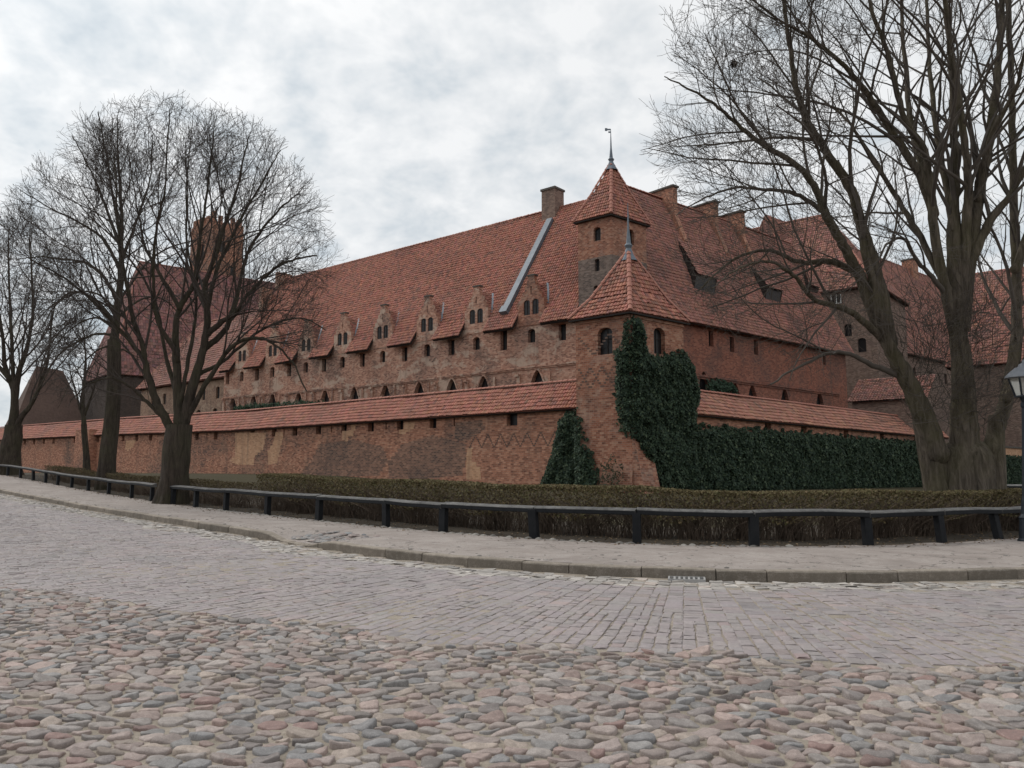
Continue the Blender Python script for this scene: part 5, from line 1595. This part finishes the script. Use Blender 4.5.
ivy('long even blanket of dark ivy on the right curtain wall', WR, [(a, max(b, .2)) for a, b in PW], .55, 300, .10, IV, .02)
PS = [WL.hit(x, y, .0) for x, y in ((541, 490), (549, 470), (556, 446), (562, 422), (569, 411), (579, 412), (583, 430), (583, 490))]
is_ = ivy('narrow tapering ivy in the corner between left wall and tower', WL, [(a, max(b, .2)) for a, b in PS], .8, 420, .085, IV, .1)
PS2 = [TL.hit(x, y, .0) for x, y in ((576, 412), (581, 420), (586, 440), (594, 455), (598, 475), (602, 492), (576, 492))]
ivy('', TL, [(a, max(b, .2)) for a, b in PS2], .55, 420, .085, IV, .02, t=is_)
PX = [WX.hit(x, y, 0) for x, y in ((1000, 500), (1000, 455), (1024, 457), (1070, 460), (1070, 500))]
ivy('patch of dark ivy on the tan wall behind the lantern post', WX, [(a, max(b, .1)) for a, b in PX], .4, 220, .10, IV, .02)
PB = [TL.hit(x, y) for x, y in ((600, 492), (603, 470), (612, 455), (622, 462), (628, 480), (630, 492))]
ivy('sparse brownish creeper at the foot of the corner tower', TL, [(a, max(b, .2)) for a, b in PB], .2, 160, .07, [(.06, .05, .03), (.04, .055, .03), (.09, .07, .04)], .25, under=False)
PG = [LF.hit(x, y) for x, y in ((236, 412), (240, 406), (262, 404), (300, 402), (324, 401), (326, 412))]
ivy('low green ivy along the foot of the castle range above the left coping', LF, [(a, b) for a, b in PG], 1.0, 120, .12, [(.03, .06, .03), (.05, .09, .045), (.02, .04, .022)], .1)
PG = [RF.hit(x, y) for x, y in ((702, 396), (704, 384), (714, 378), (728, 382), (735, 396))]
ivy('small green ivy bush under the arches of the right wing', RF, PG, .8, 200, .10, [(.03, .06, .035), (.045, .08, .045), (.02, .04, .025)], .1)

# ================================================================ fences, lamp
def fence(label, posts, ext0, ext1, h=.74, back=False, pts=None):
    """tarred timber posts carrying a thick half-tilted rail"""
    P_ = pts if pts is not None else [np.array([*fpos(s_)]) for s_ in posts]
    P_ = [np.array([p[0], p[1], float(G(p[0], p[1])) + .11]) for p in P_]
    m = P_[len(P_) // 2]; t = thing('timber_fence', label, 'fence', m)
    for i, p in enumerate(P_):
        a, b = P_[max(i - 1, 0)], P_[min(i + 1, len(P_) - 1)]; u = b - a; u[2] = 0; u /= np.linalg.norm(u); n_ = np.array([u[1], -u[0], 0])
        if n_[1] > 0: n_ = -n_
        w_ = random.uniform(.082, .10); ln = np.array([u[0] * random.gauss(0, .035), u[1] * random.gauss(0, .035), 0]) + n_ * random.gauss(0, .02)
        ln = ln - u * (.09 if label.startswith('black timber') and i in (11, 12, 13) else 0)
        mb = MB(); top = p + ln + [0, 0, h - .08]
        mb.hexa([p + u * x * w_ + n_ * y * .07 - [0, 0, .2] for x, y in ((-1, 1), (1, 1), (1, -1), (-1, -1))] + [top + u * x * w_ * .95 + n_ * y * .07 for x, y in ((-1, 1), (1, 1), (1, -1), (-1, -1))])
        mb.build('post', M_paint, t, bevel=.008)
    P2 = list(P_)
    if ext0: e = P_[0] - P_[1]; P2[0] = P_[0] + e / np.linalg.norm(e) * ext0
    if ext1: e = P_[-1] - P_[-2]; P2[-1] = P_[-1] + e / np.linalg.norm(e) * ext1
    for i in range(len(P2) - 1):
        a, b = P2[i] + [0, 0, h - .135], P2[i + 1] + [0, 0, h - .135]
        u = (b - a) / np.linalg.norm(b - a); n_ = np.cross([0, 0, 1.], u); n_ /= np.linalg.norm(n_)
        if n_[1] > 0: n_ = -n_
        up = np.array([0, 0, 1.]); g = random.uniform(.003, .012); L = np.linalg.norm(b - a); sag = random.gauss(0, .008); dz0, dz1 = random.gauss(0, .008), random.gauss(0, .008)
        N_ = 6; rings = []
        for j in range(N_ + 1):
            f = j / N_; c0 = a + u * (g + (L - 2 * g) * f) + up * (dz0 * (1 - f) + dz1 * f - sag * math.sin(math.pi * f) + random.gauss(0, .0025))
            prof = ((.085, .0), (.092, .015), (.092, .085), (.08, .102), (-.085, .138), (-.095, .125), (-.095, .0))
            rings.append([c0 + n_ * x + up * z for x, z in prof])
        mb = MB()
        for j in range(N_):
            for k in range(7): k2 = (k + 1) % 7; mb.poly([rings[j][k], rings[j][k2], rings[j + 1][k2], rings[j + 1][k]] if True else None, m=1 if k in (3, 2) else 0)
        mb.poly(rings[0], m=1); mb.poly(rings[-1][::-1], m=1)
        ob = mb.build('rail', [M_paint, M_worn], t)
    return t


fence('black tarred timber fence curving up to the left beyond the lime tree', [s_at_px(x) for x in (-60, -38, -18, -2, 11, 24, 37, 49, 61, 75, 92, 112, 135, 155)], 0, .35)
fence('black timber fence with worn pale rail top in front of the long hedge', [s_at_px(x) for x in (176, 199, 229, 270, 321, 388, 444, 535, 635, 750, 863, 936, 993, 1043)] + [Fs[-1] - 6.5, Fs[-1] - 4.2], .3, 0)
q0, q1, q2_ = at(996, 500, 26), at(1040, 500, 26.5), at(1090, 500, 27)
fence('short dark fence piece behind the trunk at the right edge', None, .3, .3, 1.15, pts=[q0, q1, q2_])

# street lantern at the right edge
YL = 17.6
pb = at(1026, 545, YL); gz = float(G(pb[0], pb[1])) + .12
LT = at(1024, 397, YL)
tl = thing('street_lamp', 'dark iron street lantern with tapered glass head at the right edge', 'street lamp', (pb[0], pb[1], gz))
zt = LT[2]; LEAN = (LT[0] - pb[0]) / (zt - gz)


def lathe(mb, c, prof, k=14, m=0):
    rings = [[np.array([c[0] + LEAN * (z - gz) + r * math.cos(a), c[1] + r * math.sin(a), z]) for a in np.linspace(0, 2 * math.pi, k + 1)[:-1]] for r, z in prof]
    for A, B in zip(rings, rings[1:]):
        for i in range(k): mb.poly([A[i], A[(i + 1) % k], B[(i + 1) % k], B[i]], m=m)


mb = MB(); lathe(mb, pb, [(.16, gz - .1), (.16, gz + .06), (.13, gz + .10), (.12, gz + .5), (.13, gz + .54), (.085, gz + .62), (.075, gz + .9), (.06, gz + 1.0), (.05, zt - .25), (.07, zt - .2), (.07, zt - .14), (.05, zt - .1), (.09, zt - .01), (.16, zt)]); mb.build('post', M_iron, tl, smooth=True)
Mg, tt = mat('lantern_glass')
gl = tt.add('ShaderNodeBsdfPrincipled', {'Base Color': (.62, .60, .55, 1), 'Roughness': .25, 'Transmission Weight': .55, 'IOR': 1.2}); tt.add('ShaderNodeOutputMaterial', {'Surface': gl.outputs[0]})
hd = MB(); h_ = .42
r0, r1 = .16, .275
q = lambda r, z, i, k=4: np.array([LT[0] + r * math.cos(math.pi / 4 + i * 2 * math.pi / k), pb[1] + r * math.sin(math.pi / 4 + i * 2 * math.pi / k), z])
for i in range(6): hd.poly([q(r0, zt + .03, i, 6), q(r0, zt + .03, i + 1, 6), q(r1, zt + h_, i + 1, 6), q(r1, zt + h_, i, 6)])
hd.build('glass', Mg, tl)
mb = MB()
for i in range(6):
    a, b = q(r0 + .006, zt + .0, i, 6), q(r1 + .006, zt + h_, i, 6); w_ = .014
    mb.hexa([a + [-w_, -w_, 0], a + [w_, -w_, 0], a + [w_, w_, 0], a + [-w_, w_, 0], b + [-w_, -w_, 0], b + [w_, -w_, 0], b + [w_, w_, 0], b + [-w_, w_, 0]])
lathe(mb, pb, [(.02, zt), (.215, zt), (.215, zt + .03), (.02, zt + .031)], 6)
mb.build('frame', M_iron, tl)
mb = MB(); lathe(mb, pb, [(.30, zt + h_ - .01), (.375, zt + h_ + .01), (.365, zt + h_ + .05), (.27, zt + h_ + .15), (.17, zt + h_ + .235), (.12, zt + h_ + .25), (.10, zt + h_ + .31), (.04, zt + h_ + .34), (.03, zt + h_ + .40), (.0, zt + h_ + .42)], 18); mb.build('cap', simple('lamp_cap', (.13, .14, .16), (.2, .21, .23), 6., .45, .1, .2), tl, smooth=False)
mb = MB(); lathe(mb, pb, [(.0, zt + .05), (.05, zt + .05), (.06, zt + .2), (.05, zt + .32), (.0, zt + .34)], 10); mb.build('bulb', simple('bulb_white', (.75, .73, .68), (.8, .78, .74), 3., .4, 0), tl, smooth=True)

# fallen leaves caught along the fence, the hedge and the kerb
n_ = 5200
sf = RNG.uniform(s_at_px(-20), s_at_px(1045) + 4, n_); df = np.where(RNG.random(n_) < .72, RNG.uniform(.1, 2.6, n_), -np.abs(RNG.normal(0, .28, n_)))
p = fpos(sf, df); P = np.c_[p, G(p[:, 0], p[:, 1]) + .163]
V, Q = leaves(P, np.repeat(np.array([[0, 0, 1.]]), n_, 0), .032, None, .6, .25)
tag(npmesh('fallen_leaves', V, Q, M_hleaf, col=np.repeat(mixcol(n_, [(.10, .065, .035), (.17, .11, .06), (.24, .17, .10), (.08, .055, .035)]), 4, 0)), kind='stuff')
